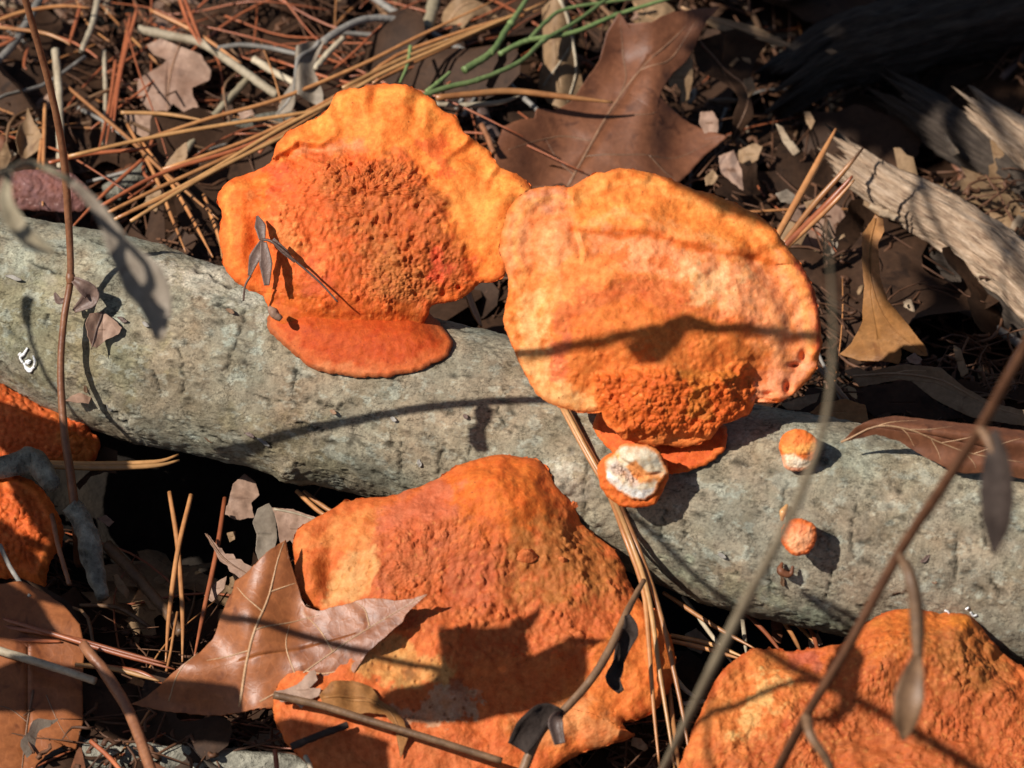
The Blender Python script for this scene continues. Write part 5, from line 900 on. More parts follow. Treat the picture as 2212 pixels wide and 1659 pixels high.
twig('twig', 'red brown stick with a broken white end in the lower left', [(180, 1392), (200, 1420), (225, 1450), (282, 1545), (332, 1680)], [1.0, 1.0, 0.9, 0.8, 0.7], [0.10, 0.12, 0.11, 0.11, 0.11], M_REDTW, 0.06)
twig('twig', 'thin orange twig beside the rolled rim bracket', [(112, 1112), (126, 1180), (150, 1262)], 0.9, 0.05, M_REDTW)
twig('twig', 'mauve grass stem at the left edge above the olive leaf', [(0, 1178), (22, 1225), (64, 1290)], 0.9, 0.05, M_GREYTW, 0.05)
twig('twig', 'lichen covered grey stick along the bottom edge', [(180, 1630), (330, 1640), (480, 1645), (620, 1660), (760, 1690)], -0.7, 0.30, M_LICH, 0.25, 90, 18)
twig('twig', 'black charred twig lying over the humped bracket lower left', [on_f3(628, 1634, .5), on_f3(690, 1612, .6), on_f3(750, 1590, .6)], 0, 0.075, M_BLACK, 0.2)
twig('twig', 'thin white stalk at the bottom by the charred twig', [(660, 1634), (672, 1660), (684, 1690)], 0.9, 0.05, M_PALETW)
twig('twig', 'long dull brown stem sloping over the bottom of the humped bracket', [on_f3(590, 1532, .75), on_f3(690, 1556, .8), on_f3(800, 1592, .85), on_f3(920, 1630, .9), on_f3(1080, 1680, .9)], 0, 0.075, M_TWIG, 0.06)
twig('twig', 'dark bare stem behind the broken leaves on the right', [(1740, 770), (1800, 830), (1860, 905)], 1.6, 0.06, M_TWIG)
twig('twig', 'grey dim stick in the shade below the weathered log', [(1920, 560), (2000, 620), (2120, 690), (2260, 780)], 0.1, 0.10, M_GREYTW)

g = 'green stems'; gl = ['thick green stem with a joint leaning behind the tall bracket', 'green stem bending up to the top edge', 'long smooth green stem reaching to the right', 'green stem forking off the long one', 'short green shoot at the tall bracket rim', 'short dark green shoot left of the others']
for (p, z, r), l in zip([([(905, 212), (928, 202), (975, 186), (1034, 172), (1122, 134), (1174, 88), (1245, 46), (1310, -2)], 2.2, 0.075), ([(1002, 152), (1062, 113), (1090, 70), (1104, 50), (1140, -5)], 2.0, 0.10), ([(1079, 117), (1139, 88), (1238, 70), (1333, 32), (1450, -5)], 2.1, 0.075), ([(1143, 86), (1181, 46), (1227, 18), (1372, -4)], 2.0, 0.06), ([(922, 199), (945, 180), (972, 156)], 2.1, 0.07), ([(887, 100), (880, 140), (864, 178)], 1.9, 0.05)], gl):
    r = r * 0.72; root = twig('green_stem', l, p, z, [r * 1.15, r, r * 0.9, r * 0.7], M_GREEN, 0.12, 60, 9, 'stem', g)
    for k in (1, 3, 5):
        if k < len(p) - 1:
            c = Z(p[k][0], p[k][1], z); d = unit(Z(p[k + 1][0], p[k + 1][1], z) - c)
            tube('node', [c - d * 0.09, c, c + d * 0.09], [r * 0.9, r * 1.2, r * 0.9], M_GREEN, root, 8, 8)

# weathered logs on the right
def wood_log(name, label, pts, z, rads, mat, seed, n=260, seg=90, rough=0.16, cat='log'):
    P = np.array([Z(p[0], p[1], z if np.isscalar(z) else z[i]) for i, p in enumerate(pts)])
    P = resample(P, n); rr = np.interp(np.linspace(0, 1, n), np.linspace(0, 1, len(rads)), rads)
    T = np.gradient(P, axis=0); T /= np.linalg.norm(T, axis=1)[:, None]; Bq = BV - (T @ BV)[:, None] * T; Bq /= np.linalg.norm(Bq, axis=1)[:, None]; Uq = np.cross(Bq, T)
    th = np.arange(seg) * 2 * math.pi / seg; L = np.concatenate([[0], np.cumsum(np.linalg.norm(np.diff(P, axis=0), axis=1))])
    SS, TT = np.meshgrid(L, th, indexing='ij'); s = SS.ravel(); t = TT.ravel(); R = np.repeat(rr, seg)
    cy = np.stack([np.cos(t), np.sin(t)], 1)
    q = np.stack([s * 0.25, cy[:, 0] * 2.6, cy[:, 1] * 2.6 + seed], 1)
    R = R * (1 + rough * fbm(q * 1.2, 4, 0.7) + 0.5 * rough * fbm(np.stack([s * 0.9, cy[:, 0] * 1.2, cy[:, 1] * 1.2 + seed], 1), 3))
    fib = 1 - np.abs(fbm(np.stack([s * 0.35, cy[:, 0] * 8, cy[:, 1] * 8 + seed], 1), 3, 0.6)); R = R - 0.06 * np.clip(fib - 0.8, 0, 1) / 0.2 * 0.5
    jag = 0.9 * fbm(np.stack([s * 0, cy[:, 0] * 2.5, cy[:, 1] * 2.5 + seed], 1), 4, 0.7) * sstep(2.0, 0, s)      # splintered end
    V = np.repeat(P, seg, 0) + R[:, None] * (cy[:, :1] * np.repeat(Bq, seg, 0) + cy[:, 1:] * np.repeat(Uq, seg, 0)) - np.repeat(T, seg, 0) * jag[:, None]
    V = np.vstack([V, P[:1] + T[:1] * 0.6, P[-1:]]); a = np.arange(seg)
    F3 = np.concatenate([np.stack([a * 0 + n * seg, (a + 1) % seg, a], 1), np.stack([a * 0 + n * seg + 1, (n - 1) * seg + a, (n - 1) * seg + (a + 1) % seg], 1)])
    o = put(name, V, grid_faces(n, seg), F3, mat); tag(o, label, cat)
    ua = o.data.attributes.new('barkuv', 'FLOAT_VECTOR', 'POINT'); uv = np.stack([s, cy[:, 0] * rr.mean(), cy[:, 1] * rr.mean()], 1)
    ua.data.foreach_set('vector', np.vstack([uv, uv[:1], uv[-1:]]).ravel()); return o
wood_log('rotten_log', 'weathered pale split log with frayed end running off to the right', [(1838, 352), (1930, 415), (2040, 478), (2160, 560), (2300, 670), (2600, 860)], 0.75, [0.40, 0.52, 0.56, 0.64, 0.72, 0.74], M_RWOOD, 3.0)
wood_log('rotten_log', 'short pale rotten log stub at the right edge above the split log', [(2108, 236), (2170, 282), (2260, 345), (2450, 470)], 0.7, [0.30, 0.42, 0.50, 0.5], M_RWOOD, 9.0, 160, 70)
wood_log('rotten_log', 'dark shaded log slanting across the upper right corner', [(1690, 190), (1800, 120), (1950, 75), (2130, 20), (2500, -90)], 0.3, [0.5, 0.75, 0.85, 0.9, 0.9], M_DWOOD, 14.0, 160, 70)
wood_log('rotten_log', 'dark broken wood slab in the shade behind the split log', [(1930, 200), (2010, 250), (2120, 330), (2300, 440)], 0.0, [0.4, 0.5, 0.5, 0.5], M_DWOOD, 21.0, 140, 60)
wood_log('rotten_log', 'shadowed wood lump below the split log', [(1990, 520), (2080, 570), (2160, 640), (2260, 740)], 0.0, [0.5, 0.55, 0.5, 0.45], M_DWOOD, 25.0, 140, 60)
for p, l in (([(1900, 462), (1940, 470), (1990, 490)], 'frayed yellow bark strip hanging below the split log end'), ([(1880, 445), (1915, 458), (1945, 455)], 'thin bark fibre at the split log end'), ([(2110, 595), (2160, 602), (2220, 622)], 'orange wood sliver under the split log')):
    twig('bark_sliver', l, p, 0.7, [0.05, 0.09, 0.03], M_CHIP, 0.4, 24, 8, 'sliver')

# dark purplish crust bracket behind the left of the branch
pk = c1([(-150, 1100), (40, 1060), (200, 1040), (400, 1050), (520, 1130), (560, 1220), (480, 1300), (200, 1290), (-150, 1280)])
P7 = Z(80, 410, 1.35); N7 = unit((0.0, -0.55, 0.83))
fungus('dull mauve brown crust bracket behind the left end of the branch', pk, [(0, 415), (130, 415)], plane_mid(P7, N7), N7, lambda x, y, e: 0.12 * sstep(0, 40, e) + 0.04 * fbm(p3(x / 40, y / 40, 81), 3) + 0.02 * warts(x, y, 10, 81), (0.20, 0.085, 0.070),
    [(('speck', 12, 0.25), 0.2, 0, (0.42, 0.26, 0.22), 0.7)], 40, 260, Z(80, 440, 1.2), group=None, seed=81.0, jag=2.0, rimh=0.10)
# ================================================================ small things on the fungi and the bark
def on_f1(px, py, off=0.55): return at_plane(arr(px), arr(py), P1, N1) + N1 * off
def on_f2(px, py, off=0.6): return at_plane(arr(px), arr(py), P2, N2) + N2 * off
def ribbon(name, pts, widths, mat, parent=None, side=None, curl=0.25, n=26, seg=7, label=None, cat=None, group=None, wav=0.0, thick=0.014):
    """a narrow dry leaf: cupped strip along a line"""
    P = resample(np.array([arr(p) for p in pts]), n); wd = np.interp(np.linspace(0, 1, n), np.linspace(0, 1, len(widths)), widths)
    T = np.gradient(P, axis=0); T /= np.linalg.norm(T, axis=1)[:, None]
    sd_ = np.cross(T, unit(side if side is not None else BV)); sd_ /= np.linalg.norm(sd_, axis=1)[:, None] + 1e-9; nn = np.cross(sd_, T)
    u = np.linspace(-1, 1, seg)
    V = P[:, None] + (u[None, :, None] * wd[:, None, None]) * sd_[:, None] + (curl * (u ** 2)[None, :, None] * wd[:, None, None]) * nn[:, None]
    V = V.reshape(-1, 3)
    if wav: V = V + np.repeat(nn, seg, 0) * (wav * fbm(V / 0.5, 2))[:, None]
    o = put(name, V, grid_faces(n, seg, False), mat=mat, parent=parent); md = o.modifiers.new('thickness', 'SOLIDIFY'); md.thickness = thick * S; md.offset = 0
    return tag(o, label, cat, group)

sh = empty('dry_seed_head', on_f1(585, 575, 0.5), 'withered dark seed head with papery bracts lying on the tall ruffled bracket', 'seed head')
K = lambda x, y, o: on_f1(*k1([(x, y)])[0], o)
ribbon('bract', [K(330, 1010, .62), K(355, 1090, .75), K(370, 1180, .80)], [0.02, 0.11, 0.06], M_DRY, sh, curl=0.3)
ribbon('bract', [K(375, 1190, .80), K(320, 1300, .80), K(280, 1420, .72)], [0.06, 0.11, 0.03], M_DRY, sh, curl=0.3)
ribbon('bract', [K(380, 1200, .82), K(395, 1330, .85), K(400, 1490, .78)], [0.06, 0.13, 0.05], M_DRY, sh, curl=0.3)
ribbon('bract', [K(440, 1180, .82), K(520, 1260, .80), K(590, 1330, .74)], [0.05, 0.06, 0.02], M_DRY, sh, curl=0.3)
tube('stem', [K(370, 1180, .80), K(440, 1200, .9), K(600, 1330, .85), K(760, 1470, .8), K(880, 1600, .75)], [0.03, 0.022, 0.018], M_DRY, sh, 6, 30)
tube('stem', [K(290, 1420, .75), K(250, 1490, .7), K(235, 1585, .6)], [0.025, 0.02, 0.02], M_DRY, sh, 6, 16)
twig('plant_crumb', 'small pinkish dried bud stuck at the foot of the tall bracket', [on_f1(588, 672, .55), on_f1(598, 684, .62), on_f1(614, 698, .6)], 0, [0.05, 0.10, 0.06], M_PINKL, 0.5, 14, 8, 'bud')
dv = []; df = []
dr = empty('bird_dropping', on_log(58, 775, 0.02), 'white splash of droppings on the left of the bark', 'dropping')
for pl, rr in (([(60, 752), (52, 764), (44, 772), (50, 784)], 0.035), ([(52, 784), (58, 795), (66, 800), (74, 792)], 0.045), ([(58, 778), (62, 786)], 0.07), ([(72, 768), (76, 782), (72, 796)], 0.03), ([(40, 768), (46, 762)], 0.035)):
    tube('streak', [on_log(a, b, 0.06) for a, b in pl], [rr * 0.6, rr, rr * 0.6], M_DROP, dr, 7, 16, 0.3, 0.5)
for pl in (([(2040, 1318), (2048, 1322), (2052, 1330)]), ([(2096, 1322), (2102, 1330), (2110, 1328)]), ([(2086, 1316), (2092, 1312)])):
    twig('fibre_curl', 'tiny white curled fibre on the bark above the corner bracket', [on_log(a, b, 0.07) for a, b in pl], 0, 0.022, M_DROP, 0.1, 12, 6, 'fibre', 'white fibres above the corner bracket')
mt = []
for k in range(26):
    a = on_log(612 + random.gauss(0, 6), 1000 + random.gauss(0, 5), 0.02); mt.append((a, a + unit(BV + UV * 0.5 + rng.normal(size=3) * 0.5) * random.uniform(0.04, 0.09)))
VV, FF4, FF3 = [], [], []; o_ = 0
for a, b in mt:
    V, f4_, f3_ = tube_geo([a, (a + b) / 2, b], [0.02, 0.02, 0.006], 5, 5); VV.append(V); FF4.append(f4_ + o_); FF3.append(f3_ + o_); o_ += len(V)
o = put('moss', np.vstack(VV), np.vstack(FF4), np.vstack(FF3), M_MOSS); tag(o, 'bright green speck of moss on the bark above the hollow', 'moss')
# flakes of bark lifting off the branch
for k, (fx, fy, fl, fa) in enumerate([(498, 672, 18, 0.2), (540, 940, 22, 0.3), (570, 955, 30, 0.5), (450, 948, 26, 0.6), (270, 925, 40, 0.55), (235, 878, 22, 1.0), (720, 890, 14, 0.1), (1005, 900, 10, 0.2), (850, 905, 12, 0.1), (1155, 1000, 18, 0.4), (1120, 1005, 20, 0.3), (30, 600, 36, 0.15), (185, 840, 16, 1.1), (265, 690, 22, 0.2), (315, 700, 16, 0.3), (1690, 1255, 24, 1.2), (2000, 1206, 22, 2.6), (1560, 1200, 20, 0.3), (2015, 1255, 18, 0.1), (640, 1040, 30, 0.5), (905, 1000, 12, 1.5)]):
    pts = [(fx + math.cos(fa) * u * fl + random.gauss(0, 1), fy + math.sin(fa) * u * fl * 0.8 + 3 * math.sin(u * 4)) for u in (-0.5, -0.1, 0.2, 0.5)]
    ribbon('bark_flake', [on_log(a, b, 0.015 + 0.022 * i) for i, (a, b) in enumerate(pts)], [0.012, 0.035, 0.04, 0.012], (M_TWIG, M_DRY, M_GREYTW)[k % 3], branch, curl=0.5, n=12, seg=5)
# short thorn like stalk beside the lower button
twig('plant_crumb', 'tiny curled brown scrap hanging on the bark under the fluted button', [on_log(1690, 1215, .1), on_log(1684, 1232, .22), on_log(1706, 1240, .2), on_log(1712, 1222, .15)], 0, [0.03, 0.08, 0.06, 0.02], M_OAK, 0.3, 20, 7, 'scrap')
twig('plant_crumb', 'yellowish bud tip between the two orange buttons', [on_log(1700, 1090, .08), on_log(1690, 1110, .16), on_log(1688, 1124, .12)], 0, [0.03, 0.07, 0.03], M_NEEDT, 0.3, 14, 7, 'bud')

# ================================================================ bare weeds standing before the branch
wd = empty('weed_stem', Z(170, 1185, -0.8), 'thin red brown weed stem rising past the left of the branch with withered leaves', 'weed')
ST = [Z(172, 1215, -0.9), C(arr(165), arr(1130), 0.8), C(arr(150), arr(1010), 1.1), C(arr(138), arr(930), 1.2), C(arr(131), arr(800), 1.2), C(arr(138), arr(690), 1.2), C(arr(152), arr(600), 1.2), C(arr(148), arr(480), 1.5), C(arr(136), arr(330), 2.2), C(arr(108), arr(190), 3.0), C(arr(72), arr(60), 3.8), C(arr(46), arr(-30), 4.4), C(arr(20), arr(-120), 5.0)]
tube('stem', ST, [0.12, 0.095, 0.08, 0.07, 0.07, 0.08, 0.07, 0.07, 0.065], M_REDTW, wd, 9, 90, 0.06)
tube('joint', [ST[6] - UV * 0.12, ST[6], ST[6] + UV * 0.12], [0.07, 0.10, 0.07], M_REDTW, wd, 9, 10)
ribbon('leaf', [C(arr(152), arr(600), 1.2), C(arr(175), arr(615), 1.3), C(arr(198), arr(640), 1.2), C(arr(160), arr(672), 1.1)], [0.03, 0.14, 0.16, 0.04], M_DRY, wd, curl=0.6)
ribbon('leaf', [C(arr(145), arr(645), 1.2), C(arr(128), arr(650), 1.2), C(arr(118), arr(632), 1.2)], [0.02, 0.07, 0.02], M_DRY, wd, curl=0.4)
wp = C(arr(-420), arr(430), 24.0)
wd = empty('weed_stem', (wp[0], wp[1], float(ground_z(wp[0], wp[1])[0])), 'blurred pale withered leaves hanging on a stalk before the left end of the branch', 'weed')
tube('stem', [arr((wp[0], wp[1], float(ground_z(wp[0], wp[1])[0]) - 0.4)), wp * arr((1, 1, 0.5)), wp, C(arr(-200), arr(372), 24), C(arr(-40), arr(385), 23), C(arr(10), arr(372), 22.0), C(arr(60), arr(352), 20.0), C(arr(110), arr(368), 20.0), C(arr(155), arr(392), 20.0)], [0.16, 0.14, 0.12, 0.10, 0.09, 0.08, 0.07, 0.06], M_BUFF, wd, 8, 70, 0.05)
ribbon('leaf', [C(arr(20), arr(370), 22), C(arr(12), arr(430), 22), C(arr(34), arr(480), 22), C(arr(75), arr(525), 22), C(arr(120), arr(545), 22)], [0.06, 0.12, 0.16, 0.14, 0.04], M_BUFF, wd, curl=0.5, wav=0.05)
ribbon('leaf', [C(arr(150), arr(390), 20), C(arr(185), arr(420), 20), C(arr(225), arr(470), 20), C(arr(262), arr(540), 20), C(arr(300), arr(590), 20), C(arr(335), arr(650), 20), C(arr(345), arr(735), 20)], [0.06, 0.10, 0.14, 0.24, 0.38, 0.26, 0.08], M_GREYL, wd, curl=0.4, wav=0.06)
wd = empty('weed_stem', Z(1380, 1780, -1.0), 'blurred buff weed stalk leaning over the front brackets', 'weed')
tube('stem', [Z(1370, 1800, -1.0), C(arr(1430), arr(1668), 16), C(arr(1520), arr(1480), 22), C(arr(1600), arr(1320), 24), C(arr(1680), arr(1170), 26), C(arr(1740), arr(1040), 27), C(arr(1785), arr(900), 28), C(arr(1800), arr(760), 29), C(arr(1797), arr(620), 30), C(arr(1785), arr(480), 31)],
     [0.10, 0.09, 0.085, 0.08, 0.07, 0.075, 0.09, 0.075, 0.05, 0.02], M_STALK, wd, 9, 90, 0.04)
wd = empty('weed_stem', Z(1600, 1850, -1.0), 'blurred brown forked weed stem with hanging withered leaves', 'weed')
tube('stem', [Z(1590, 1880, -1.0), C(arr(1668), arr(1690), 11.6), C(arr(1745), arr(1540), 15.9), C(arr(1830), arr(1400), 17.4), C(arr(1945), arr(1190), 18.8), C(arr(2030), arr(1060), 20.3), C(arr(2120), arr(920), 21.8), C(arr(2180), arr(810), 23.2), C(arr(2225), arr(730), 23.9), C(arr(2300), arr(600), 26.1)],
     [0.09, 0.085, 0.085, 0.09, 0.085, 0.09, 0.10, 0.085, 0.08], M_REDD, wd, 9, 90, 0.06)
tube('side_stem', [C(arr(1742), arr(1545), 15.9), C(arr(1752), arr(1590), 16.2), C(arr(1785), arr(1640), 16.2), C(arr(1812), arr(1700), 15.9)], [0.10, 0.08, 0.06], M_TWIG, wd, 8, 24, 0.05)
tube('side_stem', [C(arr(1942), arr(1195), 18.8), C(arr(1968), arr(1250), 19.1), C(arr(1980), arr(1330), 19.1), C(arr(1983), arr(1420), 19.1)], [0.07, 0.12, 0.13, 0.09], M_TWIG, wd, 8, 30, 0.06)
ribbon('leaf', [C(arr(1983), arr(1410), 19.1), C(arr(1968), arr(1480), 19.4), C(arr(1958), arr(1540), 19.4), C(arr(1950), arr(1600), 19.1)], [0.06, 0.18, 0.26, 0.20, 0.03], M_TWIG, wd, curl=0.35)
tube('side_stem', [C(arr(2118), arr(922), 21.8), C(arr(2138), arr(960), 22.0), C(arr(2150), arr(1010), 22.0)], [0.09, 0.07, 0.06], M_TWIG, wd, 8, 20, 0.05)
ribbon('leaf', [C(arr(2150), arr(930), 22.0), C(arr(2164), arr(1010), 22.2), C(arr(2166), arr(1100), 22.2), C(arr(2148), arr(1195), 22.0)], [0.08, 0.28, 0.36, 0.30, 0.05], M_BLACK, wd, side=unit(BV - 0.9 * RV), curl=0.5)
wd = empty('weed_stem', on_f3(1150, 1700, 0.2), 'bare brown twig arching over the humped bracket with a blackened shrivelled leaf', 'weed')
F3W = lambda x, y, o_: on_f3(x, y, o_)
tube('stem', [F3W(1120, 1720, 1.2), F3W(1160, 1640, 1.4), F3W(1215, 1590, 1.5), F3W(1270, 1530, 1.6), F3W(1312, 1460, 1.6), F3W(1338, 1400, 1.5), F3W(1362, 1345, 1.3), F3W(1384, 1300, 1.1)], [0.10, 0.085, 0.08, 0.085, 0.07, 0.05], M_TWIG, wd, 9, 70, 0.08)
ribbon('leaf', [F3W(1345, 1395, 1.6), F3W(1352, 1420, 1.5), F3W(1338, 1450, 1.3), F3W(1326, 1490, 1.2), F3W(1318, 1515, 1.15), F3W(1336, 1540, 1.1)], [0.05, 0.17, 0.14, 0.10, 0.15, 0.06], M_BLACK, wd, curl=0.8, wav=0.08)
ribbon('leaf', [F3W(1205, 1610, 1.7), F3W(1170, 1612, 1.8), F3W(1140, 1640, 1.8), F3W(1110, 1680, 1.6)], [0.06, 0.20, 0.26, 0.2], M_BLACK, wd, curl=0.6, wav=0.10)
ribbon('leaf', [F3W(1205, 1610, 1.7), F3W(1190, 1635, 1.9), F3W(1200, 1680, 1.8)], [0.04, 0.14, 0.1], M_DRY, wd, curl=0.6)

# ================================================================ scattered litter
def proto_leaf(kind, seed, n=44, kk=(1.0, 0.75, 0.5, 0.25, 0.02)):
    r = random.Random(seed); L = r.uniform(1.4, 2.2); W = r.uniform(0.5, 0.8)
    th = np.linspace(0, 2 * math.pi, n, endpoint=False)
    if kind == 'oak': rad = 1 + 0.28 * np.sign(np.cos(5 * th + r.random())) * np.abs(np.cos(5 * th + r.random())) ** 0.6
    elif kind == 'torn': rad = 1 + 0.35 * np.array([r.uniform(-1, 1) for _ in th])
    else: rad = 1 + 0.05 * np.cos(9 * th)
    o = np.stack([np.cos(th) * L * rad, np.sin(th) * W * L * rad * (1 - 0.3 * np.cos(th))], 1)
    V = []
    for k in kk:
        p = o * k; V.append(np.stack([p[:, 0], p[:, 1], 0.10 * fbm(p3(p[:, 0] * 0.8, p[:, 1] * 0.8, seed * 3.1), 2) * 2 + r.uniform(0.02, 0.16) * p[:, 1] ** 2 - 0.05 * p[:, 0] ** 2], 1))
    return np.vstack(V), grid_faces(len(kk), n)
def proto_chip(seed):
    r = random.Random(seed); n = 9; th = np.linspace(0, 2 * math.pi, n, endpoint=False)
    o = np.stack([np.cos(th) * 0.32, np.sin(th) * 0.14], 1) * np.array([[r.uniform(0.6, 1.25)] for _ in th])
    V = [np.c_[o, np.full(n, 0.02)], np.c_[o * 0.96, np.full(n, -0.02)], np.c_[o * 0.3, np.full(n, 0.05)], np.c_[o * 0.3, np.full(n, -0.03)]]
    V = np.vstack([V[2], V[0], V[1], V[3]]); return V, np.vstack([grid_faces(4, n)])
def proto_stick(seed, rad, L, bend):
    r = random.Random(seed); pts = [(-L, 0, 0), (-L * 0.4, r.uniform(-bend, bend), 0), (L * 0.3, r.uniform(-bend, bend), r.uniform(0, bend)), (L, r.uniform(-bend, bend), 0)]
    return tube_geo(np.array(pts, float), [rad, rad, rad * 0.9, rad * 0.5], 6, 14, True, 0.1)
PROTO = {}
def proto(key, geo, mat):
    V, F4_, F3_ = geo if len(geo) == 3 else (geo[0], geo[1], None)
    PROTO.setdefault(key, []).append(mesh_np(key, V, F4_, F3_, mat))
for k in range(8):
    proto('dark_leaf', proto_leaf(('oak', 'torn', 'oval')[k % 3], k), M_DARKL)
    proto('dry_leaf', proto_leaf(('torn', 'oak', 'oval')[k % 3], k + 20), (M_OAK, M_PINKL, M_GREYL, M_TAN)[k % 4])
    proto('leaf_scrap', proto_chip(k + 40), (M_TAN, M_CHIP, M_PINKL, M_GREYL)[k % 4])
    proto('pine_needle', proto_stick(k, 0.030, 3.2, 0.6), (M_NEED, M_NEEDR, M_NEEDR, M_NEEDR)[k % 4])
    proto('twig', proto_stick(k + 60, random.uniform(0.035, 0.10), 2.2, 0.5), (M_TWIG, M_GREYTW, M_TWIG, M_DRY)[k % 4])
def near_branch(x, y, m=0.3):
    q = np.argmin((AXF[:, 0] - x) ** 2 + (AXF[:, 1] - y) ** 2); return math.hypot(AXF[q, 0] - x, AXF[q, 1] - y) < AXF[q, 3] + m
def behind(x, y): return y > np.interp(x, AXF[:, 0], AXF[:, 1])
NOUN = {'dark_leaf': ('dull sunken leaf', 'leaf'), 'dry_leaf': ('small buried dry leaf', 'leaf'), 'leaf_scrap': ('stray leaf crumb', 'leaf scrap'), 'pine_needle': ('stray pine needle', 'pine needle'), 'twig': ('stray thin twig', 'twig')}
HUE = {M_DARKL: 'black brown', M_OAK: 'dark brown', M_PINKL: 'pinkish', M_GREYL: 'greyish', M_TAN: 'tan', M_CHIP: 'pale', M_NEED: 'copper', M_NEEDR: 'red', M_NEEDT: 'tan', M_TWIG: 'brown', M_GREYTW: 'grey', M_DRY: 'dark'}
SPOTS = [((60, 120), 'by the whitish upright stick'), ((380, 160), 'around the holed tan leaf'), ((300, 380), 'under the needle sheaf'), ((680, 140), 'around the silver grey leaf'), ((1000, 60), 'among the green stems'), ((1320, 230), 'around the large lobed oak leaf'), ((1560, 130), 'near the dark leaf fold'),
         ((1640, 380), 'behind the fan bracket shoulder'), ((1900, 80), 'by the dark shaded log'), ((1980, 420), 'along the pale split log'), ((1890, 640), 'around the amber leaf strip'), ((2050, 830), 'around the olive tan leaf'), ((1020, 650), 'in the gap between the upright brackets'), ((2150, 260), 'by the rotten log stub'),
         ((120, 1220), 'around the lichen crusted stick'), ((370, 1220), 'in the black hollow'), ((620, 1120), 'under the branch above the shiny leaf'), ((100, 1500), 'around the lower left corner leaf'), ((450, 1600), 'along the stick below the shiny leaf'), ((1000, 1650), 'under the humped bracket'), ((1580, 1400), 'between the two front brackets'), ((2050, 1600), 'under the corner bracket')]
def where(px, py): return min(SPOTS, key=lambda q: (q[0][0] - px) ** 2 + (q[0][1] - py) ** 2)[1]
def scatter(key, count, box, lift, tilt, scl, keep=None):
    k = 0; tries = 0
    while k < count and tries < count * 20:
        tries += 1
        px = random.uniform(box[0], box[2]); py = random.uniform(box[1], box[3])
        p = at_z(arr(px), arr(py), arr(-0.6)); z = float(ground_z(p[0], p[1])[0])
        p = at_z(arr(px), arr(py), arr(z)); lf = random.uniform(*lift)
        if near_branch(p[0], p[1]) or (keep and not keep(px, py)): continue
        o = bpy.data.objects.new(key, random.choice(PROTO[key])); COL.objects.link(o)
        o.location = (p + arr((0, 0, lf + 0.05))) * S; s = random.uniform(*scl); o.scale = (s, s, s)
        o.rotation_euler = (random.gauss(0, tilt), random.gauss(0, tilt), random.uniform(0, 6.283))
        lb_ = HUE[o.data.materials[0]] + ' ' + NOUN[key][0] + ' ' + where(px, py); tag(o, lb_, NOUN[key][1], lb_); k += 1
TOPB = (-60, -120, 2270, 880); LOWB = (-60, 900, 2270, 1740)
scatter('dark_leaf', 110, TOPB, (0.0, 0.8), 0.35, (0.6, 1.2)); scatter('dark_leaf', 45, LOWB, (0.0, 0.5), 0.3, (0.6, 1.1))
scatter('dry_leaf', 16, (-60, -100, 1600, 430), (0.0, 0.5), 0.4, (0.35, 0.8)); scatter('dry_leaf', 10, (1480, 250, 2270, 850), (0.1, 0.6), 0.4, (0.35, 0.7)); scatter('dry_leaf', 14, LOWB, (0.0, 0.5), 0.4, (0.35, 0.7))
scatter('pine_needle', 70, (-60, -100, 1200, 430), (0.5, 1.4), 0.10, (0.5, 1.1)); scatter('pine_needle', 14, (1400, -60, 2270, 850), (0.3, 0.9), 0.12, (0.5, 1.0)); scatter('pine_needle', 24, LOWB, (0.2, 0.8), 0.12, (0.5, 1.0))
scatter('twig', 16, (-60, -100, 1300, 430), (0.4, 1.3), 0.12, (0.5, 1.1)); scatter('twig', 12, (1500, 0, 2270, 850), (0.2, 0.8), 0.15, (0.5, 1.0)); scatter('twig', 16, LOWB, (0.1, 0.6), 0.15, (0.4, 0.9))
scatter('leaf_scrap', 44, (1450, 120, 2270, 850), (0.3, 1.0), 0.5, (0.35, 1.1)); scatter('leaf_scrap', 40, (-60, -100, 1450, 430), (0.3, 1.0), 0.5, (0.4, 1.2)); scatter('leaf_scrap', 45, LOWB, (0.0, 0.6), 0.5, (0.4, 1.1))
# fine needle ends, fibres and crumbs packed between everything: beyond counting
VV, FF4, FF3 = [], [], []; o_ = 0; k = 0
bits = [tube_geo(np.array([(-L, 0, 0), (-L * 0.3, random.uniform(-.15, .15), 0.05), (L * 0.4, random.uniform(-.15, .15), 0), (L, random.uniform(-.2, .2), 0.05)]), [r_, r_, r_ * 0.5], 5, 6) for L, r_ in [(0.9, 0.024), (0.6, 0.02), (1.3, 0.022), (0.3, 0.035), (0.18, 0.06), (0.12, 0.05), (0.5, 0.03)]]
while k < 5200:
    x, y = random.uniform(-11, 11), random.uniform(-13, 14.5)
    if near_branch(x, y, -0.2): continue
    V, f4_, f3_ = random.choice(bits); a = random.uniform(0, 6.28); e1, e2 = random.gauss(0, .25), random.gauss(0, .25)
    R3 = np.array([[math.cos(a), -math.sin(a), 0], [math.sin(a), math.cos(a), 0], [e1, e2, 1]])
    VV.append(V @ R3.T + arr((x, y, random.uniform(0.05, 1.0)))); FF4.append(f4_ + o_); FF3.append(f3_ + o_); o_ += len(V); k += 1
VV = np.vstack(VV); VV[:, 2] += ground_z(VV[:, 0], VV[:, 1])
o = put('fine_litter', VV, np.vstack(FF4), np.vstack(FF3), M_CRUMB, base=(0, 0, 0)); tag(o, 'fine broken needles and crumbs packed between leaves and twigs', 'litter', kind='stuff')
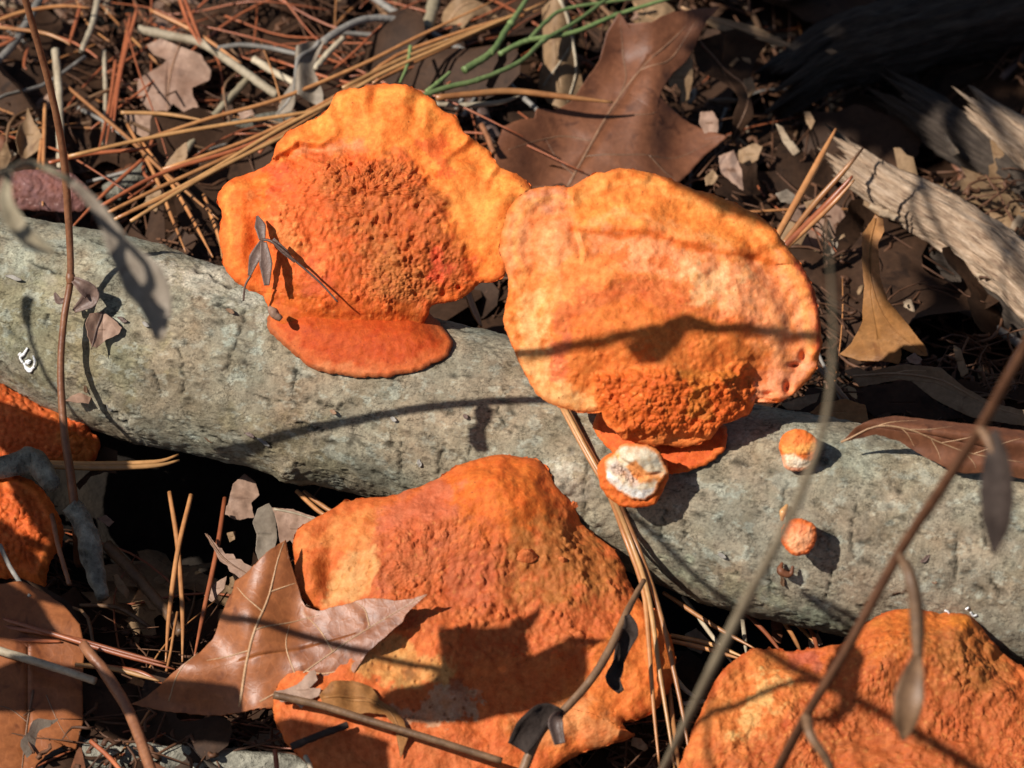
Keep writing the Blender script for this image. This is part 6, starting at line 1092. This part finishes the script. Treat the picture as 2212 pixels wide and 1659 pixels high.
# the floor beyond the picture: one carpet of litter nobody could count
VV, FF4 = [], []; o_ = 0
crum = [proto_leaf(('oak', 'torn', 'oval')[k % 3], k + 80, 18, (1.0, 0.5, 0.02)) for k in range(6)]
for k in range(2600):
    x, y = random.uniform(-40, 40), random.uniform(-36, 42)
    px, py = to_px(arr((x, y, 0.0)))
    if (-60 < px < 2270 and -120 < py < 1740) or near_branch(x, y, 1.0): continue
    V, f = crum[k % 6]; V = V[:44 * 3:2] if False else V
    a = random.uniform(0, 6.28); s = random.uniform(0.5, 1.3); R3 = np.array([[math.cos(a), -math.sin(a), 0], [math.sin(a), math.cos(a), 0], [random.gauss(0, .3), random.gauss(0, .3), 1]])
    VV.append((V * s) @ R3.T + arr((x, y, float(ground_z(x, y)[0]) + random.uniform(0.05, 0.6)))); FF4.append(f + o_); o_ += len(V)
o = put('leaf_litter', np.vstack(VV), np.vstack(FF4), mat=M_OAK, base=(0, 0, 0)); tag(o, 'carpet of brown fallen leaves spreading away round the branch', 'leaf litter', kind='stuff')

# ================================================================ plants outside the picture whose dead leaves and stems shade parts of the scene
def tob(P, t): return np.asarray(P) - SD * t
def shade_leaf(owner, poly, surf, t, stalk=None, mat=None):
    P = np.array([tob(surf(x, y), t) for x, y in poly]); O = resample(P, 120, True, False); c = O.mean(0)
    V = np.vstack([c + (O - c) * k for k in (1, 0.7, 0.4, 0.02)]); V = V + SD * (0.2 * fbm(V / 2.0, 2))[:, None]
    o = put('leaf', V, grid_faces(4, 120), mat=mat or M_OAK, parent=owner); md = o.modifiers.new('thickness', 'SOLIDIFY'); md.thickness = 0.015 * S
    if stalk: tube('leaf_stalk', [tob(surf(x, y), t + 0.05) for x, y in stalk], [0.05, 0.06, 0.07], M_TWIG, owner, 7, 24)
def shade_stem(owner, pts, r=0.07, name='stem', drop=False):
    """pts: (point on the ground scene, distance towards the sun)"""
    P = [tob(p, t) for p, t in pts]
    if drop: P = P + [P[-1] * arr((1, 1, 0.6)) + arr((-0.4, -0.2, 0)), P[-1] * arr((1, 1, 0)) + arr((-0.8, -0.3, float(ground_z(P[-1][0], P[-1][1])[0]) - 0.5))]
    tube(name, P, [r * 0.7, r, r, r * 1.1, r * 1.3], M_TWIG, owner, 8, 70); return P[-1]
gs = lambda zz: (lambda x, y: Z(x, y, zz))
f3s = lambda x, y: on_f3(x, y, 0.35)
l5s = lambda x, y: at_plane(arr(x), arr(y), PL5, NL5)
lgs = lambda x, y: on_log(x, y, 0)
# (a) tall withered weed at the left: lobed leaf over the humped bracket, broad leaves over the hollow
mainp = [(f3s(985, 1472), 19), (l5s(760, 1403), 19), (l5s(600, 1358), 19), (l5s(470, 1330), 19), (Z(300, 1270, -0.8), 19), (Z(-100, 1150, 0), 19), (Z(-700, 1060, 0), 19)]
basep = tob(mainp[-1][0], 19); wa = empty('tall_weed', (basep[0] - 0.8, basep[1] - 0.3, float(ground_z(basep[0], basep[1])[0])), 'tall withered weed with big lobed leaves standing left of the branch', 'weed')
shade_stem(wa, mainp, 0.10, drop=True)
shade_leaf(wa, [(970, 1374), (963, 1455), (942, 1487), (833, 1515), (822, 1550), (886, 1575), (998, 1582), (1100, 1568), (1139, 1561), (1262, 1519), (1280, 1427), (1333, 1402), (1245, 1399), (1192, 1427), (1185, 1455), (1153, 1438), (1143, 1374), (1199, 1325), (1097, 1374), (981, 1385)], f3s, 19)
shade_leaf(wa, [(215, 985), (330, 1020), (470, 1070), (490, 1110), (470, 1180), (490, 1240), (430, 1360), (370, 1420), (290, 1400), (250, 1330), (260, 1250), (240, 1150), (190, 1050)], gs(-1.2), 19, [(330, 1240), (300, 1275)])
shade_leaf(wa, [(-60, 1105), (20, 1125), (70, 1160), (86, 1215), (88, 1290), (150, 1330), (178, 1400), (100, 1410), (-60, 1390)], gs(0.2), 19, [(-40, 1200), (-150, 1160)])
shade_leaf(wa, [(-80, 1475), (70, 1436), (180, 1445), (260, 1460), (330, 1505), (430, 1502), (600, 1524), (560, 1600), (380, 1580), (200, 1570), (90, 1510), (-80, 1530)], gs(0.2), 19, [(-60, 1500), (-300, 1480), (-600, 1200)])
shade_leaf(wa, [(500, 1560), (620, 1560), (760, 1592), (850, 1620), (840, 1690), (700, 1680), (560, 1680)], f3s, 19, [(560, 1660), (300, 1720), (-300, 1600)])
shade_stem(wa, [(lgs(53, 640), 19), (lgs(70, 740), 19), (lgs(100, 812), 19), (lgs(152, 880), 19), (lgs(200, 925), 19), (Z(250, 1050, -0.8), 19), (Z(300, 1270, -0.8), 19)], 0.06, 'side_stem')
shade_leaf(wa, c4([(115, 300), (150, 270), (205, 300), (190, 420), (210, 620), (165, 500), (120, 400)]), lgs, 19)
# (b) thin weed whose bare stem shadow slants over the branch and the corner bracket
wbp = [(lgs(1362, 1105), 31), (lgs(1450, 1190), 31), (lgs(1560, 1290), 31), (on_f4(1640, 1412, .3), 31), (on_f4(1780, 1490, .3), 31), (on_f4(1950, 1580, .3), 31), (on_f4(2130, 1690, .3), 31), (on_f4(2320, 1830, .3), 31)]
bp = tob(wbp[-1][0], 31); wb = empty('tall_weed', (bp[0] - 0.8, bp[1] - 0.3, float(ground_z(bp[0], bp[1])[0])), 'thin bare weed with one curled side shoot left of the front brackets', 'weed')
shade_stem(wb, wbp, 0.115, drop=True)
shade_stem(wb, [(on_f4(*p, .3), 31) for p in c9([(960, 1430), (1080, 1420), (1150, 1330), (1180, 1270)])], 0.11, 'side_stem')
shade_stem(wb, [(on_f4(1528, 1470, .3), 31), (on_f4(1538, 1560, .3), 31), (on_f4(1570, 1700, .3), 31), (on_f4(1900, 1830, .3), 31), (on_f4(2320, 1830, .3), 31)], 0.06, 'side_stem')
# (c) young tree behind to the left: leafy side branch shading the upper right, one twig reaching over the fan bracket
HUB = tob(Z(1500, -1000, 0.0), 56); gz0 = float(ground_z(HUB[0], HUB[1])[0])
tree = empty('young_tree', (HUB[0], HUB[1], gz0), 'young tree with withered leaves standing behind and left of the branch', 'tree')
tube('trunk', [arr((HUB[0], HUB[1], gz0 - 1.5)), arr((HUB[0] + 0.5, HUB[1], HUB[2] * 0.4)), arr((HUB[0] - 0.3, HUB[1], HUB[2] * 0.8)), HUB, HUB + arr((-1, 1, 18))], [0.9, 0.75, 0.6, 0.45, 0.2], M_TWIG, tree, 12, 60, 0.08)
brc = tob(Z(1960, 60, 0.2), 52); brd = tob(Z(2330, 330, 0.2), 48)
bough = tube('branch', [HUB, (HUB + brc) / 2 + arr((0, 0, 1.0)), brc, brd], [0.4, 0.3, 0.2, 0.12], M_TWIG, tree, 9, 60, 0.08)
f2s = lambda x, y: on_f2(x, y, 0.5)
twp = [(f2s(*p), 22) for p in k2([(190, 1305), (600, 1210), (900, 1180), (1200, 1150), (1600, 1120), (2130, 1075)])]
shade_stem(tree, [(lgs(522, 1008), 9), (lgs(560, 965), 9), (lgs(640, 930), 9.5), (lgs(800, 900), 11.5), (lgs(1000, 872), 13.5), (lgs(1150, 862), 16)] + twp[1:] + [(f2s(1880, 728), 23), (f2s(2100, 660), 26), (Z(2480, 640, 0.3), 40), (Z(2330, 330, 0.2), 48)], 0.095, 'twig')
shade_leaf(tree, c5([(920, 925), (990, 990), (970, 1060), (940, 1110), (960, 1240), (890, 1250), (840, 1190), (840, 1100), (890, 1070), (870, 1000)]), lgs, 14, c5([(925, 960), (930, 920)]))
shade_leaf(tree, k2([(1120, 1180), (1200, 1080), (1320, 1030), (1480, 1090), (1640, 1110), (1500, 1150), (1340, 1170), (1260, 1290), (1190, 1370), (1000, 1350), (920, 1230)]), f2s, 22)
for pl in ([(1975, 330), (2000, 400), (2010, 470), (2025, 560)], [(1990, 395), (1965, 430), (1950, 480), (1955, 530)], [(2130, 430), (2150, 500), (2185, 560), (2215, 640)], [(2175, 450), (2170, 490), (2210, 560), (2240, 640)]):
    shade_stem(tree, [(Z(x, y, 1.2), 34) for x, y in pl[::-1]] + [(Z(pl[0][0] + 30, pl[0][1] - 120, 1.0), 38), (Z(2100, 160, 0.2), 51)], 0.085, 'twig')
shade_leaf(tree, [(1970, 575), (2040, 605), (2120, 680), (2260, 760), (2330, 880), (2200, 850), (2100, 790), (2030, 730), (2010, 640)], gs(0.2), 42, [(2150, 720), (2300, 560), (2330, 330)])
PV, PF = proto_leaf('oak', 90); lm = mesh_np('leaf', PV, PF, None, M_OAK)
ZONE = [(1540, -160), (1585, 20), (1640, 110), (1690, 260), (1790, 330), (1850, 300), (1960, 345), (2070, 235), (2180, 225), (2270, 260), (2420, 300), (2420, -220), (1700, -260)]
Qr = Vector(-SD).to_track_quat('Z', 'Y'); k = 0
while k < 130:
    x, y = random.uniform(1540, 2420), random.uniform(-220, 340)
    sdv = float(poly_sd(arr([x]), arr([y]), ZONE)[0])
    if sdv < 30: continue
    o = bpy.data.objects.new('leaf', lm); COL.objects.link(o); o.parent = bough
    o.location = (tob(Z(x, y, 0.2), random.uniform(46, 58)) - wloc(bough)) * S; s = random.uniform(0.20, 0.36) if sdv < 70 else random.uniform(0.4, 0.75); o.scale = (s, s, s)
    o.rotation_mode = 'QUATERNION'; o.rotation_quaternion = Qr @ Vector((random.gauss(0, .3), random.gauss(0, .3), 1)).to_track_quat('Z', 'Y'); k += 1
